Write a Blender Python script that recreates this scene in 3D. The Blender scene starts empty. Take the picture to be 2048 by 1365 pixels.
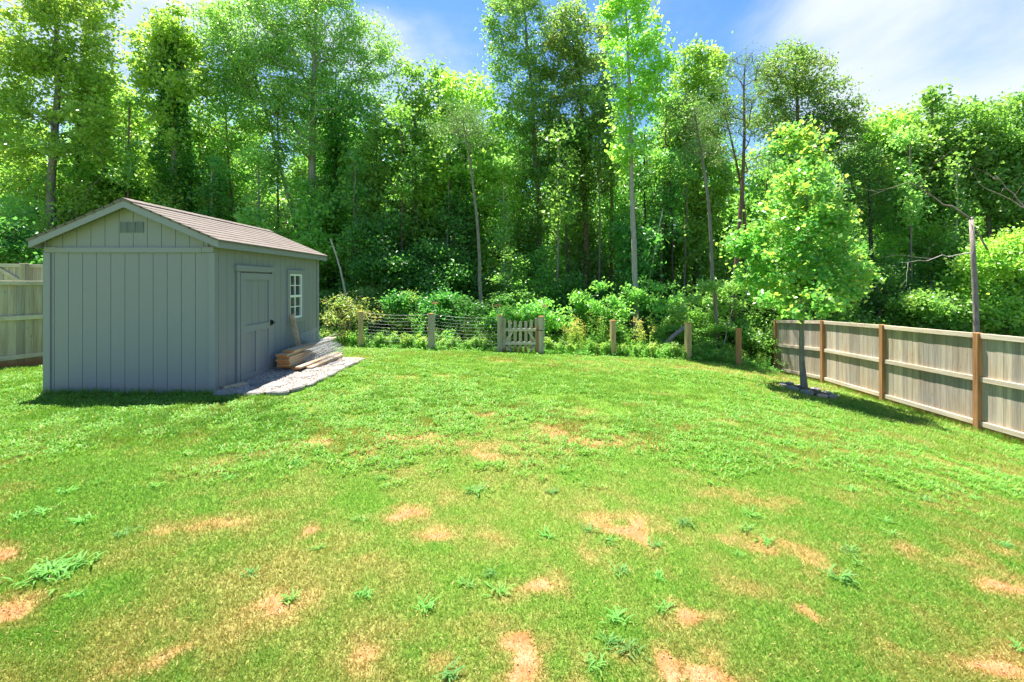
import bpy, math, random
import numpy as np
R = math.radians
D = bpy.data
SC = bpy.context.scene
COL = SC.collection
F = 913.0; CX = 1012.0; HY = 566.0; EYE = 1.6      # focal length in photo pixels, principal column, horizon row, eye height

# ------------------------------------------------------------------ camera
cam_d = D.cameras.new('camera'); cam = D.objects.new('camera', cam_d); COL.objects.link(cam)
cam.location = (0, 0, EYE); cam.rotation_euler = (R(90), 0, 0)
cam_d.sensor_width = 36; cam_d.lens = 36 * F / 2048
cam_d.shift_x = 12 / 2048; cam_d.shift_y = -116.5 / 2048
cam_d.clip_start = 0.05; cam_d.clip_end = 2000
SC.camera = cam
# ------------------------------------------------------------------ light
SUN = np.array([-0.18, 0.24, 1.0]); SUN /= np.linalg.norm(SUN)
EL = math.asin(SUN[2]); AZ = math.atan2(SUN[0], SUN[1])
SC.view_settings.view_transform = 'Standard'; SC.view_settings.look = 'None'
SC.view_settings.gamma = 1; SC.view_settings.exposure = 1.8
SC.render.engine = 'CYCLES'
SC.cycles.max_bounces = 10; SC.cycles.diffuse_bounces = 7; SC.cycles.transmission_bounces = 8
SC.cycles.glossy_bounces = 2; SC.cycles.transparent_max_bounces = 4
SC.cycles.use_denoising = True
SC.cycles.caustics_reflective = False; SC.cycles.caustics_refractive = False
SC.cycles.sample_clamp_indirect = 6
sun_d = D.lights.new('sun', 'SUN'); sun = D.objects.new('sun', sun_d); COL.objects.link(sun)
sun_d.energy = 4.9; sun_d.angle = R(0.55); sun_d.color = (1.0, 0.955, 0.88)
import mathutils
sun.rotation_euler = mathutils.Vector(SUN).to_track_quat('Z', 'Y').to_euler()

W = D.worlds.new('World'); SC.world = W; W.use_nodes = True
nt = W.node_tree; N = nt.nodes; L = nt.links
for n in list(N): N.remove(n)
def nd(t, **k):
    n = N.new(t)
    for a, b in k.items(): setattr(n, a, b)
    return n
out = nd('ShaderNodeOutputWorld'); bg = nd('ShaderNodeBackground'); bg.inputs[1].default_value = 0.15
sky = nd('ShaderNodeTexSky', sky_type='NISHITA', sun_disc=False, sun_elevation=EL, sun_rotation=AZ % (2 * math.pi))
sky.air_density = 1.0; sky.dust_density = 0.4; sky.ozone_density = 2.0
hs = nd('ShaderNodeHueSaturation'); hs.inputs['Saturation'].default_value = 1.25; hs.inputs['Value'].default_value = 0.45
tc = nd('ShaderNodeTexCoord'); mp = nd('ShaderNodeMapping'); mp.inputs['Scale'].default_value = (1.6, 1.6, 3.4)
mp.inputs['Rotation'].default_value = (0.0, 0.35, 0.0); mp.inputs['Location'].default_value = (0.3, 0.1, 0.55)
ns = nd('ShaderNodeTexNoise'); ns.inputs['Scale'].default_value = 1.25; ns.inputs['Detail'].default_value = 8; ns.inputs['Roughness'].default_value = 0.56
ns.inputs['Distortion'].default_value = 0.25
L.new(tc.outputs['Generated'], mp.inputs[0]); L.new(mp.outputs[0], ns.inputs['Vector'])
def blob(px, py, lo, hi):                       # a cloud bank round a direction of the sky
    v = np.array([(px - CX) / F, 1, (HY - py) / F]); v /= np.linalg.norm(v)
    d = nd('ShaderNodeVectorMath', operation='DOT_PRODUCT'); d.inputs[1].default_value = tuple(v)
    nm = nd('ShaderNodeVectorMath', operation='NORMALIZE'); L.new(tc.outputs['Generated'], nm.inputs[0]); L.new(nm.outputs[0], d.inputs[0])
    m = nd('ShaderNodeMapRange', interpolation_type='SMOOTHSTEP'); m.inputs[1].default_value = lo; m.inputs[2].default_value = hi
    L.new(d.outputs['Value'], m.inputs[0]); return m.outputs[0]
def mth(op, a, b, clamp=False):
    m = nd('ShaderNodeMath', operation=op, use_clamp=clamp)
    for i, x in enumerate((a, b)):
        if hasattr(x, 'links') or hasattr(x, 'is_linked'): L.new(x, m.inputs[i])
        else: m.inputs[i].default_value = x
    return m.outputs[0]
b1 = blob(1990, 60, 0.93, 0.995); b2 = blob(1560, 60, 0.95, 1.0); b3 = blob(800, 170, 0.975, 1.0); b4 = blob(240, 60, 0.9, 1.0)
s = mth('ADD', mth('MULTIPLY', b1, 0.33), mth('MULTIPLY', b2, 0.10))
s = mth('ADD', s, mth('MULTIPLY', b3, 0.10)); s = mth('ADD', s, mth('MULTIPLY', b4, 0.16))
s = mth('ADD', s, ns.outputs['Fac'])
cm = nd('ShaderNodeMapRange', interpolation_type='SMOOTHSTEP'); cm.inputs[1].default_value = 0.48; cm.inputs[2].default_value = 0.84
L.new(s, cm.inputs[0])
mx = nd('ShaderNodeMixRGB'); mx.inputs[2].default_value = (1.85, 2.0, 2.18, 1)
L.new(cm.outputs[0], mx.inputs[0]); L.new(sky.outputs[0], hs.inputs['Color']); L.new(hs.outputs[0], mx.inputs[1])
L.new(mx.outputs[0], bg.inputs[0]); L.new(bg.outputs[0], out.inputs[0])

# ------------------------------------------------------------------ terrain heights (depth below eye level)
PTS = np.array([
 (0,0,1.52),(-5.4,6.57,1.60),(-4.2,6.57,1.60),(-4.2,10.2,1.61),(-6.6,10.2,1.63),(-6.6,6.6,1.60),(-3.0,9.5,1.62),(-3.1,6.6,1.60),(-4.37,13.7,1.97),(-2.2,13.4,1.99),
 (0.1,13.5,2.09),(3.16,13.5,2.20),(5.2,13.05,2.24),(6.6,12.95,2.38),(9.21,15.6,3.10),(9.09,13.1,2.91),(8.81,10.68,2.81),
 (8.68,8.4,2.75),(8.6,6.05,2.70),(8.6,3,2.62),(6.3,9.7,2.27),(4.5,8,2.05),(4,5,1.88),(2,2.5,1.58),(0,8,1.70),(-10.3,9.3,1.77),(-10.1,10,1.80),
 (-11,5,1.6),(-12,0,1.55),(-14,15,1.55),(0,22,2.8),(-9,21,2.2),(11,23,3.9),(20,20,4.3),(0,40,3.6),(-22,40,2.4),(28,40,5.0),
 (-22,10,1.4),(15,8,3.1),(15,-6,2.7),(-15,-6,1.5),(0,-8,1.5),(-22,24,1.9),(26,12,4.2)], float)
def _phi(r2): return 0.5 * r2 * np.log(r2 + 1e-9)
def _fit():
    P = PTS; n = len(P); d2 = ((P[:, None, :2] - P[None, :, :2]) ** 2).sum(2)
    A = np.zeros((n + 3, n + 3)); A[:n, :n] = _phi(d2) + np.eye(n) * 0.05
    A[:n, n] = 1; A[:n, n + 1:] = P[:, :2]; A[n, :n] = 1; A[n + 1:, :n] = P[:, :2].T
    b = np.zeros(n + 3); b[:n] = P[:, 2]
    return np.linalg.solve(A, b)
_w = _fit()
def gz(x, y):
    """height of the ground at x, y (arrays or numbers)"""
    x = np.asarray(x, float); y = np.asarray(y, float); sh = np.broadcast(x, y).shape
    x = np.clip(np.broadcast_to(x, sh).ravel(), -26, 30); y = np.clip(np.broadcast_to(y, sh).ravel(), -8, 44)
    r = _w[-3] + _w[-2] * x + _w[-1] * y
    for i, p in enumerate(PTS): r = r + _w[i] * _phi((x - p[0]) ** 2 + (y - p[1]) ** 2)
    r = (EYE - r).reshape(sh)
    return float(r) if r.ndim == 0 else r
def pt(px, py, Y): return np.array([(px - CX) / F * Y, Y, EYE + (HY - py) / F * Y])
def X_(px, Y): return (px - CX) / F * Y
def on_ground(px, py):
    Y = 1.7 * F / (py - HY)
    for _ in range(60):
        h = EYE - gz((px - CX) / F * Y, Y); Y = 0.5 * Y + 0.5 * h * F / (py - HY)
    return (px - CX) / F * Y, Y
EDGE = np.array([(-40,15.5),(-12,14.6),(-4.4,13.75),(-2.2,13.45),(0,13.6),(1.1,13.62),(3.2,13.7),(5.2,13.32),(6.7,13.05),(8.2,14.4),(9.2,15.6),(9.6,15.8)])
def edge_y(x): return np.interp(x, EDGE[:, 0], EDGE[:, 1])

# ------------------------------------------------------------------ noise in numpy
def vnoise(x, y, f, seed):
    rs = np.random.RandomState(seed); g = rs.rand(256, 256)
    x = x * f + 100; y = y * f + 100; xi = np.floor(x).astype(int); yi = np.floor(y).astype(int)
    u = x - xi; v = y - yi; u = u * u * (3 - 2 * u); v = v * v * (3 - 2 * v); a = g[xi % 256, yi % 256]; b = g[(xi + 1) % 256, yi % 256]
    c = g[xi % 256, (yi + 1) % 256]; d = g[(xi + 1) % 256, (yi + 1) % 256]
    return (a * (1 - u) + b * u) * (1 - v) + (c * (1 - u) + d * u) * v
def fbm(x, y, f, seed, o=4):
    s = 0; a = 1; t = 0
    for i in range(o): s = s + a * vnoise(x, y, f * 2 ** i, seed + i); t += a; a *= 0.55
    return s / t
def sstep(v, a, b):
    t = np.clip((v - a) / (b - a), 0, 1); return t * t * (3 - 2 * t)
# bare clay spots in the lawn: photo column, row, width, height, strength
BARE = [(1050,1308,92,72,1),(1330,1330,58,62,.95),(1405,1343,90,56,.9),(1250,1065,100,52,.85),(800,1031,62,14,1),(880,1078,46,20,.8),
 (1065,1165,50,34,.85),(1388,1242,60,30,.9),(1510,1088,90,40,.75),(1600,1105,80,60,.7),(1622,1224,36,38,.8),(2003,1176,86,26,.95),
 (1995,1345,110,50,.95),(620,1057,36,12,.9),(545,1218,70,26,.85),(330,1318,130,60,.75),(22,1222,60,18,.85),(12,1112,50,18,.9),
 (735,1302,26,32,.7),(872,1300,60,44,.6),(1460,985,90,36,.5),(1560,1010,110,30,.5),(1420,1310,60,30,.6),(1790,1092,80,24,.6),
 (1790,1300,60,40,.5),(430,1050,90,22,.5),(320,1062,50,16,.5),(730,1120,40,20,.3),(1240,1310,70,40,.5),(1190,885,90,18,.8),(1310,888,90,14,.75),
 (1100,862,60,26,.6),(960,905,60,18,.7),(740,902,70,16,.75),(815,878,100,12,.8),(850,858,50,12,.6),(1270,811,60,8,.6),(770,860,44,12,.7),
 (630,885,60,14,.5),(540,905,60,14,.5),(1590,790,90,14,.4),(1740,870,120,14,.5),(1900,1120,120,26,.5),(2000,1100,80,20,.5),(420,820,60,8,.5),
 (1000,830,60,10,.4),(640,795,70,8,.5),(1330,790,70,5,.5),(1480,770,60,5,.5),(905,752,60,5,.5),(790,755,60,5,.5),(1490,1080,60,30,.6),
 (1000,1080,60,26,.3),(960,1240,120,50,.3),(1500,1180,80,50,.3)]
_B = []
for (px, py, w, h, s_) in BARE:
    s_ = s_ if s_ > .78 else s_ * .72
    x0, y0 = on_ground(px, py); hh = EYE - gz(x0, y0)
    _B.append((x0, y0, w / 2 * y0 / F, h / 2 * y0 * y0 / (hh * F), s_))
def bare_mask(x, y, grow=1.):
    j = (fbm(x, y, 5.5, 5, 4) - .5) * 3.0; k = (fbm(x, y, 5.5, 15, 4) - .5) * 3.0
    m = np.zeros_like(x)
    for (bx, by, rx, ry, s_) in _B:
        rx = max(rx, .05) * grow; ry = max(ry, .05) * grow
        d = np.sqrt(((x - bx) / rx + j) ** 2 + ((y - by) / ry + k) ** 2)
        m = np.maximum(m, s_ * (1 - sstep(d, .5, 1.35)))
    return m
def dry_mask(x, y):
    a = fbm(x, y, .55, 31, 4); b = fbm(x, y, 1.9, 51, 3)
    band = np.exp(-((y - 5.0) / 1.3) ** 2) * .12 * (x > -2.5)
    near = .085 * (1 - sstep(y, 2.4, 4.2)) + .04 * (1 - sstep(y, 4, 7))
    far = .10 * sstep(x, 4, 8) + .06 * sstep(y, 8, 12)
    c = fbm(x, y, 7, 71, 3); return np.clip(sstep(a * .34 + b * .38 + c * .28 + band + near + far, .48, .86) * .74 + .03 + (bare_mask(x, y, 2.3) * .55 * (.5 + c) if len(x) else 0), 0, 1)

# ------------------------------------------------------------------ materials
def mat(name):
    m = D.materials.new(name); m.use_nodes = True; t = m.node_tree
    for n in list(t.nodes): t.nodes.remove(n)
    return m, t
class G:                                            # small node-graph helper
    def __init__(s, name): s.m, s.t = mat(name); s.o = s.n('ShaderNodeOutputMaterial')
    def n(s, ty, ins=None, **k):
        n = s.t.nodes.new(ty)
        for a, b in k.items(): setattr(n, a, b)
        for a, b in (ins or {}).items(): s.set(n, a, b)
        return n
    def set(s, n, a, b):
        if isinstance(b, bpy.types.NodeSocket): s.t.links.new(b, n.inputs[a])
        else: n.inputs[a].default_value = b
    def coord(s, w='Object'): return s.n('ShaderNodeTexCoord').outputs[w]
    def map(s, v, sc, loc=(0, 0, 0)): return s.n('ShaderNodeMapping', {'Vector': v, 'Scale': sc, 'Location': loc}).outputs[0]
    def noise(s, v, sc, det=4, ro=.55): return s.n('ShaderNodeTexNoise', {'Vector': v, 'Scale': sc, 'Detail': det, 'Roughness': ro}).outputs['Fac']
    def ramp(s, f, stops):
        r = s.n('ShaderNodeValToRGB', {'Fac': f}); e = r.color_ramp.elements
        while len(e) < len(stops): e.new(0.5)
        for i, (p, c) in enumerate(stops): e[i].position = p; e[i].color = (*c, 1)
        return r.outputs[0]
    def mix(s, f, a, b, bt='MIX'):
        n = s.n('ShaderNodeMixRGB', {'Fac': f}, blend_type=bt)
        for i, x in ((1, a), (2, b)):
            if isinstance(x, bpy.types.NodeSocket): s.t.links.new(x, n.inputs[i])
            else: n.inputs[i].default_value = (*x, 1)
        return n.outputs[0]
    def math(s, op, a, b=0.0, clamp=False):
        n = s.n('ShaderNodeMath', operation=op, use_clamp=clamp); s.set(n, 0, a); s.set(n, 1, b); return n.outputs[0]
    def attr(s, name): return s.n('ShaderNodeAttribute', attribute_name=name).outputs['Fac']
    def bump(s, h, st=.3, dist=.01): return s.n('ShaderNodeBump', {'Height': h, 'Strength': st, 'Distance': dist}).outputs[0]
    def bsdf(s, col, rough=.7, nrm=None, spec=.3, metal=0):
        b = s.n('ShaderNodeBsdfPrincipled', {'Roughness': rough, 'Specular IOR Level': spec, 'Metallic': metal})
        if isinstance(col, bpy.types.NodeSocket): s.t.links.new(col, b.inputs['Base Color'])
        else: b.inputs['Base Color'].default_value = (*col, 1)
        if nrm is not None: s.t.links.new(nrm, b.inputs['Normal'])
        return b.outputs[0]
    def done(s, sh): s.t.links.new(sh, s.o.inputs[0]); return s.m
def leaf_mat(name, dark, mid, light, tr=.5, trs=1.45, gl=(.36, .7)):
    g = G(name); dark, mid, light = (tuple(min(.62, v * q) for v in c) for c, q in ((dark, 2.7), (mid, 1.95), (light, 1.25))); t = g.attr('tint'); nz = g.noise(g.coord(), .9, 3)
    t2 = g.math('ADD', t, g.math('MULTIPLY', g.math('SUBTRACT', nz, .5), .75), True)
    c = g.ramp(t2, [(0, dark), (.5, mid), (1, light)])
    oi = g.n('ShaderNodeObjectInfo').outputs['Random']
    hv = g.n('ShaderNodeHueSaturation', {'Color': c, 'Hue': g.math('ADD', .49, g.math('MULTIPLY', oi, .02)), 'Saturation': .9, 'Value': g.math('ADD', .85, g.math('MULTIPLY', oi, .3))}).outputs[0]
    b = g.bsdf(hv, gl[0], None, gl[1])
    c2 = g.mix(1.0, hv, (trs * 1.12, trs * 1.1, trs * .7), 'MULTIPLY')
    tl = g.n('ShaderNodeBsdfTranslucent', {'Color': c2}).outputs[0]
    mxn = g.n('ShaderNodeMixShader', {'Fac': tr}); g.t.links.new(b, mxn.inputs[1]); g.t.links.new(tl, mxn.inputs[2])
    return g.done(mxn.outputs[0])
LM = {
 'bright': leaf_mat('leaf_bright', (.06,.14,.016), (.14,.265,.028), (.29,.38,.045)),
 'fresh': leaf_mat('leaf_fresh', (.042,.125,.016), (.095,.225,.028), (.19,.31,.04)),
 'deep': leaf_mat('leaf_deep', (.022,.085,.012), (.045,.15,.02), (.09,.22,.03)),
 'oak': leaf_mat('leaf_oak', (.04,.10,.018), (.085,.17,.03), (.20,.23,.045)),
 'pale': leaf_mat('leaf_pale', (.06,.14,.025), (.12,.24,.045), (.20,.32,.07)),
 'pine': leaf_mat('leaf_pine', (.035,.085,.025), (.07,.14,.035), (.13,.20,.05), .3),
 'ivy': leaf_mat('leaf_ivy', (.015,.09,.012), (.028,.15,.016), (.06,.21,.022)),
 'maple': leaf_mat('leaf_maple', (.026,.11,.013), (.066,.20,.024), (.36,.40,.05)),
 'orange': leaf_mat('leaf_orange', (.06,.15,.02), (.13,.19,.04), (.40,.16,.05)),
 'weed': leaf_mat('leaf_weed', (.035,.12,.014), (.075,.21,.025), (.16,.31,.04), gl=(.6, .25)),
 'tuft': leaf_mat('leaf_tuft', (.03,.09,.018), (.06,.165,.03), (.12,.24,.06), gl=(.6, .2)),
 'weedy': leaf_mat('leaf_weed_yellow', (.10,.18,.02), (.24,.30,.04), (.42,.34,.09)),
}
def bark_mat(name, a, b, sc=6):
    g = G(name); v = g.map(g.coord(), (1, 1, .22)); n1 = g.noise(v, sc * 4, 5, .65); n2 = g.noise(g.coord(), 2.2, 3)
    c = g.mix(g.math('MULTIPLY', n2, .6), g.ramp(n1, [(.3, a), (.68, b)]), tuple(x * .75 for x in b))
    return g.done(g.bsdf(c, .9, g.bump(n1, .7, .03), .15))
BK = {'grey': bark_mat('bark_grey', (.10,.088,.075), (.30,.27,.23)), 'brown': bark_mat('bark_brown', (.075,.05,.035), (.22,.15,.105)),
      'pale': bark_mat('bark_pale', (.22,.20,.175), (.46,.43,.38)), 'dark': bark_mat('bark_dark', (.035,.028,.022), (.11,.09,.07)),
      'dead': bark_mat('bark_dead', (.16,.12,.10), (.42,.36,.31))}
def wood_mat(name, c1, c2, stain, grain='z', posty=False, st_h=.30):
    g = G(name); co = g.coord('Object')
    sc = {'z': (1, 1, .06), 'y': (1, .06, 1), 'x': (.06, 1, 1)}[grain]
    isl = g.n('ShaderNodeNewGeometry').outputs['Random Per Island']
    v = g.n('ShaderNodeVectorMath', operation='ADD'); g.t.links.new(g.map(co, sc), v.inputs[0])
    cb = g.n('ShaderNodeCombineXYZ', {'X': g.math('MULTIPLY', isl, 37.), 'Y': g.math('MULTIPLY', isl, 11.), 'Z': g.math('MULTIPLY', isl, 23.)}).outputs[0]
    g.t.links.new(cb, v.inputs[1]); vv = v.outputs[0]
    n1 = g.noise(vv, 42, 4, .6); n2 = g.noise(vv, 7, 3, .6); n3 = g.noise(co, 1.7, 3)
    f = g.math('ADD', g.math('MULTIPLY', n1, .45), g.math('MULTIPLY', n2, .55))
    c = g.ramp(f, [(.32, c1), (.62, c2)])
    c = g.mix(1., c, g.ramp(isl, [(0, (.68, .68, .72)), (.5, (.98, .94, .90)), (1, (1.14, 1.09, 1.0))]), 'MULTIPLY')
    c = g.mix(g.math('MULTIPLY', g.math('SUBTRACT', n3, .42, True), 1.6, True), c, g.mix(1., c, (1.15, .92, .68), 'MULTIPLY'))
    vo = g.n('ShaderNodeTexVoronoi', {'Vector': g.map(co, (7.4, 7.4, 2.6) if grain == 'z' else (5, 5, 5)), 'Scale': 1.0}).outputs['Distance']
    k = g.math('SUBTRACT', 1., g.math('MULTIPLY', vo, 9.), True)
    c = g.mix(g.math('MULTIPLY', k, .7), c, (.07, .05, .035))
    h = g.attr('hgt'); hn = g.math('ADD', h, g.math('MULTIPLY', g.math('SUBTRACT', n2, .5), .12))
    s_ = g.math('SUBTRACT', 1., g.math('DIVIDE', hn, st_h), True)
    c = g.mix(g.math('MULTIPLY', s_, 1.7 if not posty else .5, True), c, stain)
    return g.done(g.bsdf(c, .85, g.bump(n1, .35, .004), .2))
M = {}
M['board'] = wood_mat('weathered_board', (.25,.215,.175), (.50,.455,.39), (.36,.17,.075), 'z')
M['rail'] = wood_mat('weathered_rail', (.33,.29,.24), (.60,.555,.48), (.36,.17,.075), 'y', st_h=.01)
M['railx'] = wood_mat('weathered_rail_across', (.29,.27,.235), (.54,.51,.45), (.36,.17,.075), 'x', st_h=.01)
M['post'] = wood_mat('orange_brown_post', (.23,.115,.055), (.45,.26,.135), (.45,.19,.08), 'z', True)
M['tanpost'] = wood_mat('tan_post', (.27,.20,.11), (.50,.40,.24), (.32,.2,.1), 'z', True)
M['greypost'] = wood_mat('grey_post', (.22,.20,.165), (.45,.42,.35), (.36,.22,.11), 'z', True)
M['lumber'] = wood_mat('grey_lumber', (.27,.21,.15), (.50,.41,.31), (.4,.2,.1), 'y', st_h=.01)
M['endcut'] = wood_mat('orange_cut_end', (.33,.13,.05), (.60,.29,.12), (.4,.2,.1), 'x', st_h=.01)
M['freshcut'] = wood_mat('pale_cut_end', (.45,.31,.18), (.66,.50,.32), (.4,.2,.1), 'x', st_h=.01)
def paint(name, c, gr=.10):
    g = G(name); co = g.coord(); n1 = g.noise(g.map(co, (1, 1, .35)), 90, 3, .6); n2 = g.noise(co, 3.1, 4); n3 = g.noise(g.map(co, (1, 1, .12)), 9, 3)
    cc = g.mix(g.math('MULTIPLY', n2, .35), c, tuple(x * .86 for x in c)); cc = g.mix(g.math('MULTIPLY', n1, .25), cc, tuple(x * 1.25 for x in c))
    cc = g.mix(g.math('MULTIPLY', g.math('SUBTRACT', n3, .55, True), .9), cc, tuple(x * .82 for x in c))
    dz = g.n('ShaderNodeSeparateXYZ', {'Vector': co}).outputs['Z']
    dirt = g.math('MULTIPLY', g.math('SUBTRACT', 1., g.math('DIVIDE', g.math('ADD', dz, g.math('MULTIPLY', n2, .14)), .26), True), .45)
    cc = g.mix(dirt, cc, (.22, .17, .12))
    return g.done(g.bsdf(cc, .62, g.bump(n1, .35, .004), .35))
M['siding'] = paint('grey_green_siding_paint', (.245, .250, .268))
M['trim'] = paint('grey_trim_paint', (.255, .262, .282))
g = G('asphalt_shingles'); co = g.coord(); sx = g.n('ShaderNodeSeparateXYZ', {'Vector': co})
cv = g.n('ShaderNodeCombineXYZ', {'X': sx.outputs['Y'], 'Y': g.math('MULTIPLY', sx.outputs['X'], 1.08), 'Z': 0.}).outputs[0]
bk = g.n('ShaderNodeTexBrick', {'Vector': cv, 'Color1': (.165,.142,.126,1), 'Color2': (.225,.198,.176,1), 'Mortar': (.095,.08,.07,1), 'Scale': 1., 'Mortar Size': .004, 'Mortar Smooth': .2, 'Brick Width': .17, 'Row Height': .146, 'Bias': -.1})
n1 = g.noise(co, 130, 3, .7); n2 = g.noise(co, 1.6, 4)
c = g.mix(g.math('MULTIPLY', n1, .6), bk.outputs[0], (.09,.07,.058)); c = g.mix(g.math('MULTIPLY', n2, .4), c, (.25,.21,.18))
M['shingle'] = g.done(g.bsdf(c, .95, g.bump(n1, .6, .004), .1))
g = G('white_vinyl'); M['white'] = g.done(g.bsdf((.78,.79,.78), .4))
g = G('vent_metal'); M['vent'] = g.done(g.bsdf((.17,.20,.215), .5))
g = G('black_metal'); M['black'] = g.done(g.bsdf((.015,.014,.013), .4, None, .5, .3))
g = G('dark_room'); M['dark'] = g.done(g.bsdf((.03,.028,.025), .9))
g = G('window_glass'); M['glass'] = g.done(g.bsdf((.035,.045,.04), .06, None, .8))
g = G('galvanised_wire'); M['wire'] = g.done(g.bsdf((.55,.57,.58), .42, None, .5, .55))
g = G('netting_plastic'); M['net'] = g.done(g.bsdf((.30,.31,.30), .5, None, .4, .0))
g = G('rusty_steel'); M['rust'] = g.done(g.bsdf(g.ramp(g.noise(g.coord(), 40, 3), [(.3,(.20,.08,.03)),(.7,(.42,.20,.10))]), .8))
def stone(name, a, b):
    g = G(name); n1 = g.noise(g.coord(), 14, 5, .7); n2 = g.noise(g.coord(), 90, 3, .7)
    return g.done(g.bsdf(g.mix(g.math('MULTIPLY', n2, .4), g.ramp(n1, [(.3, a), (.7, b)]), tuple(x * .7 for x in a)), .85, g.bump(n2, .5, .006), .2))
M['stone'] = stone('pale_kerb_stone', (.17,.155,.135), (.36,.335,.30)); M['slate'] = stone('grey_stepping_stone', (.13,.128,.125), (.27,.26,.25))
M['ringstone'] = stone('grey_ring_stone', (.19,.18,.17), (.36,.345,.33)); M['ringpink'] = stone('pinkish_ring_stone', (.40,.27,.2), (.62,.46,.36))
g = G('pea_gravel'); isl = g.n('ShaderNodeNewGeometry').outputs['Random Per Island']
M['pebble'] = g.done(g.bsdf(g.ramp(isl, [(0,(.17,.14,.115)),(.35,(.33,.29,.25)),(.7,(.46,.42,.38)),(1,(.30,.20,.15))]), .75))
g = G('gravel_base'); n1 = g.noise(g.coord(), 60, 3, .7)
M['gravel'] = g.done(g.bsdf(g.ramp(n1, [(.3,(.10,.085,.07)),(.7,(.32,.29,.25))]), .9, g.bump(n1, .8, .02), .2))
g = G('bark_mulch'); n1 = g.noise(g.coord(), 45, 4, .7); M['mulch'] = g.done(g.bsdf(g.ramp(n1, [(.3,(.06,.04,.028)),(.7,(.22,.16,.12))]), .95, g.bump(n1, 1, .03), .1))
g = G('house_siding'); M['house'] = g.done(g.bsdf((.62,.57,.52), .8))
g = G('house_roof'); M['hroof'] = g.done(g.bsdf((.30,.25,.23), .9))

# ground: lawn soil and woodland floor
g = G('ground_soil'); co = g.coord(); dry = g.attr('dry'); bare = g.attr('bare'); wd = g.attr('wood')
n1 = g.noise(co, 55, 4, .7); n2 = g.noise(co, 9, 4, .6); n3 = g.noise(co, 160, 2, .7); n4 = g.noise(co, 1.3, 4)
gr = g.mix(dry, g.ramp(n1, [(.3,(.07,.16,.018)),(.7,(.145,.28,.03))]), g.ramp(n1, [(.3,(.22,.18,.055)),(.7,(.38,.33,.12))]))
cl = g.ramp(g.math('ADD', g.math('MULTIPLY', n2, .5), g.math('MULTIPLY', n3, .5)), [(.30,(.24,.09,.032)),(.5,(.38,.18,.075)),(.68,(.48,.31,.19))])
bf = g.math('MULTIPLY', g.math('ADD', bare, g.math('MULTIPLY', g.math('SUBTRACT', n1, .5), .5)), 1.15, True)
c = g.mix(bf, gr, cl)
fl = g.ramp(n2, [(.3,(.035,.028,.016)),(.7,(.12,.085,.05))]); fl = g.mix(g.math('MULTIPLY', n4, .6), fl, (.03,.07,.015))
c = g.mix(wd, c, fl)
M['ground'] = g.done(g.bsdf(c, .95, g.bump(g.math('ADD', n1, g.math('MULTIPLY', n3, .5)), .8, .02), .1))
g = G('orange_clay'); M['clay'] = g.done(g.bsdf(g.ramp(g.n('ShaderNodeNewGeometry').outputs['Random Per Island'], [(0,(.30,.14,.06)),(1,(.52,.34,.20))]), .95))
# grass blades
g = G('grass_blades'); dry = g.attr('dry'); tn = g.attr('tint')
gr = g.ramp(tn, [(0,(.07,.22,.02)),(.5,(.15,.345,.035)),(1,(.265,.43,.075))])
dc = g.ramp(tn, [(0,(.30,.20,.055)),(.5,(.46,.295,.10)),(1,(.60,.42,.20))])
c = g.mix(dry, gr, dc)
b = g.bsdf(c, .55, None, .3); tl = g.n('ShaderNodeBsdfTranslucent', {'Color': g.mix(1., c, (1.2,1.15,.7), 'MULTIPLY')}).outputs[0]
mxn = g.n('ShaderNodeMixShader', {'Fac': .38}); g.t.links.new(b, mxn.inputs[1]); g.t.links.new(tl, mxn.inputs[2])
M['grass'] = g.done(mxn.outputs[0])

# ------------------------------------------------------------------ object helpers
def link(o, parent=None):
    COL.objects.link(o)
    if parent is not None: o.parent = parent
    return o
def tag(o, label=None, cat=None, group=None, kind=None):
    if label: o['label'] = label
    if cat: o['category'] = cat
    if group: o['group'] = group
    if kind: o['kind'] = kind
    return o
def empty(name, loc=(0, 0, 0), rz=0):
    o = D.objects.new(name, None); o.location = tuple(float(v) for v in loc); o.rotation_euler = (0, 0, rz); o.empty_display_size = .3
    return link(o)
def npmesh(name, V, T, mats, parent=None, attrs=None, mi=None, smooth=False, k=3):
    """object from numpy arrays; T is an array of k-gons"""
    V = np.ascontiguousarray(V, dtype=np.float32); T = np.ascontiguousarray(T, dtype=np.int32)
    me = D.meshes.new(name); me.vertices.add(len(V)); me.vertices.foreach_set('co', V.ravel())
    me.loops.add(T.size); me.loops.foreach_set('vertex_index', T.ravel())
    me.polygons.add(len(T)); me.polygons.foreach_set('loop_start', np.arange(0, T.size, k, dtype=np.int32))
    me.polygons.foreach_set('loop_total', np.full(len(T), k, dtype=np.int32))
    for m in (mats if isinstance(mats, (list, tuple)) else [mats]): me.materials.append(m)
    if mi is not None: me.polygons.foreach_set('material_index', np.ascontiguousarray(mi, dtype=np.int32))
    if smooth: me.polygons.foreach_set('use_smooth', np.ones(len(T), dtype=bool))
    for a, v in (attrs or {}).items():
        at = me.attributes.new(a, 'FLOAT', 'POINT'); at.data.foreach_set('value', np.ascontiguousarray(v, dtype=np.float32))
    me.update(calc_edges=True); me.validate()
    return link(D.objects.new(name, me), parent)
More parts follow.
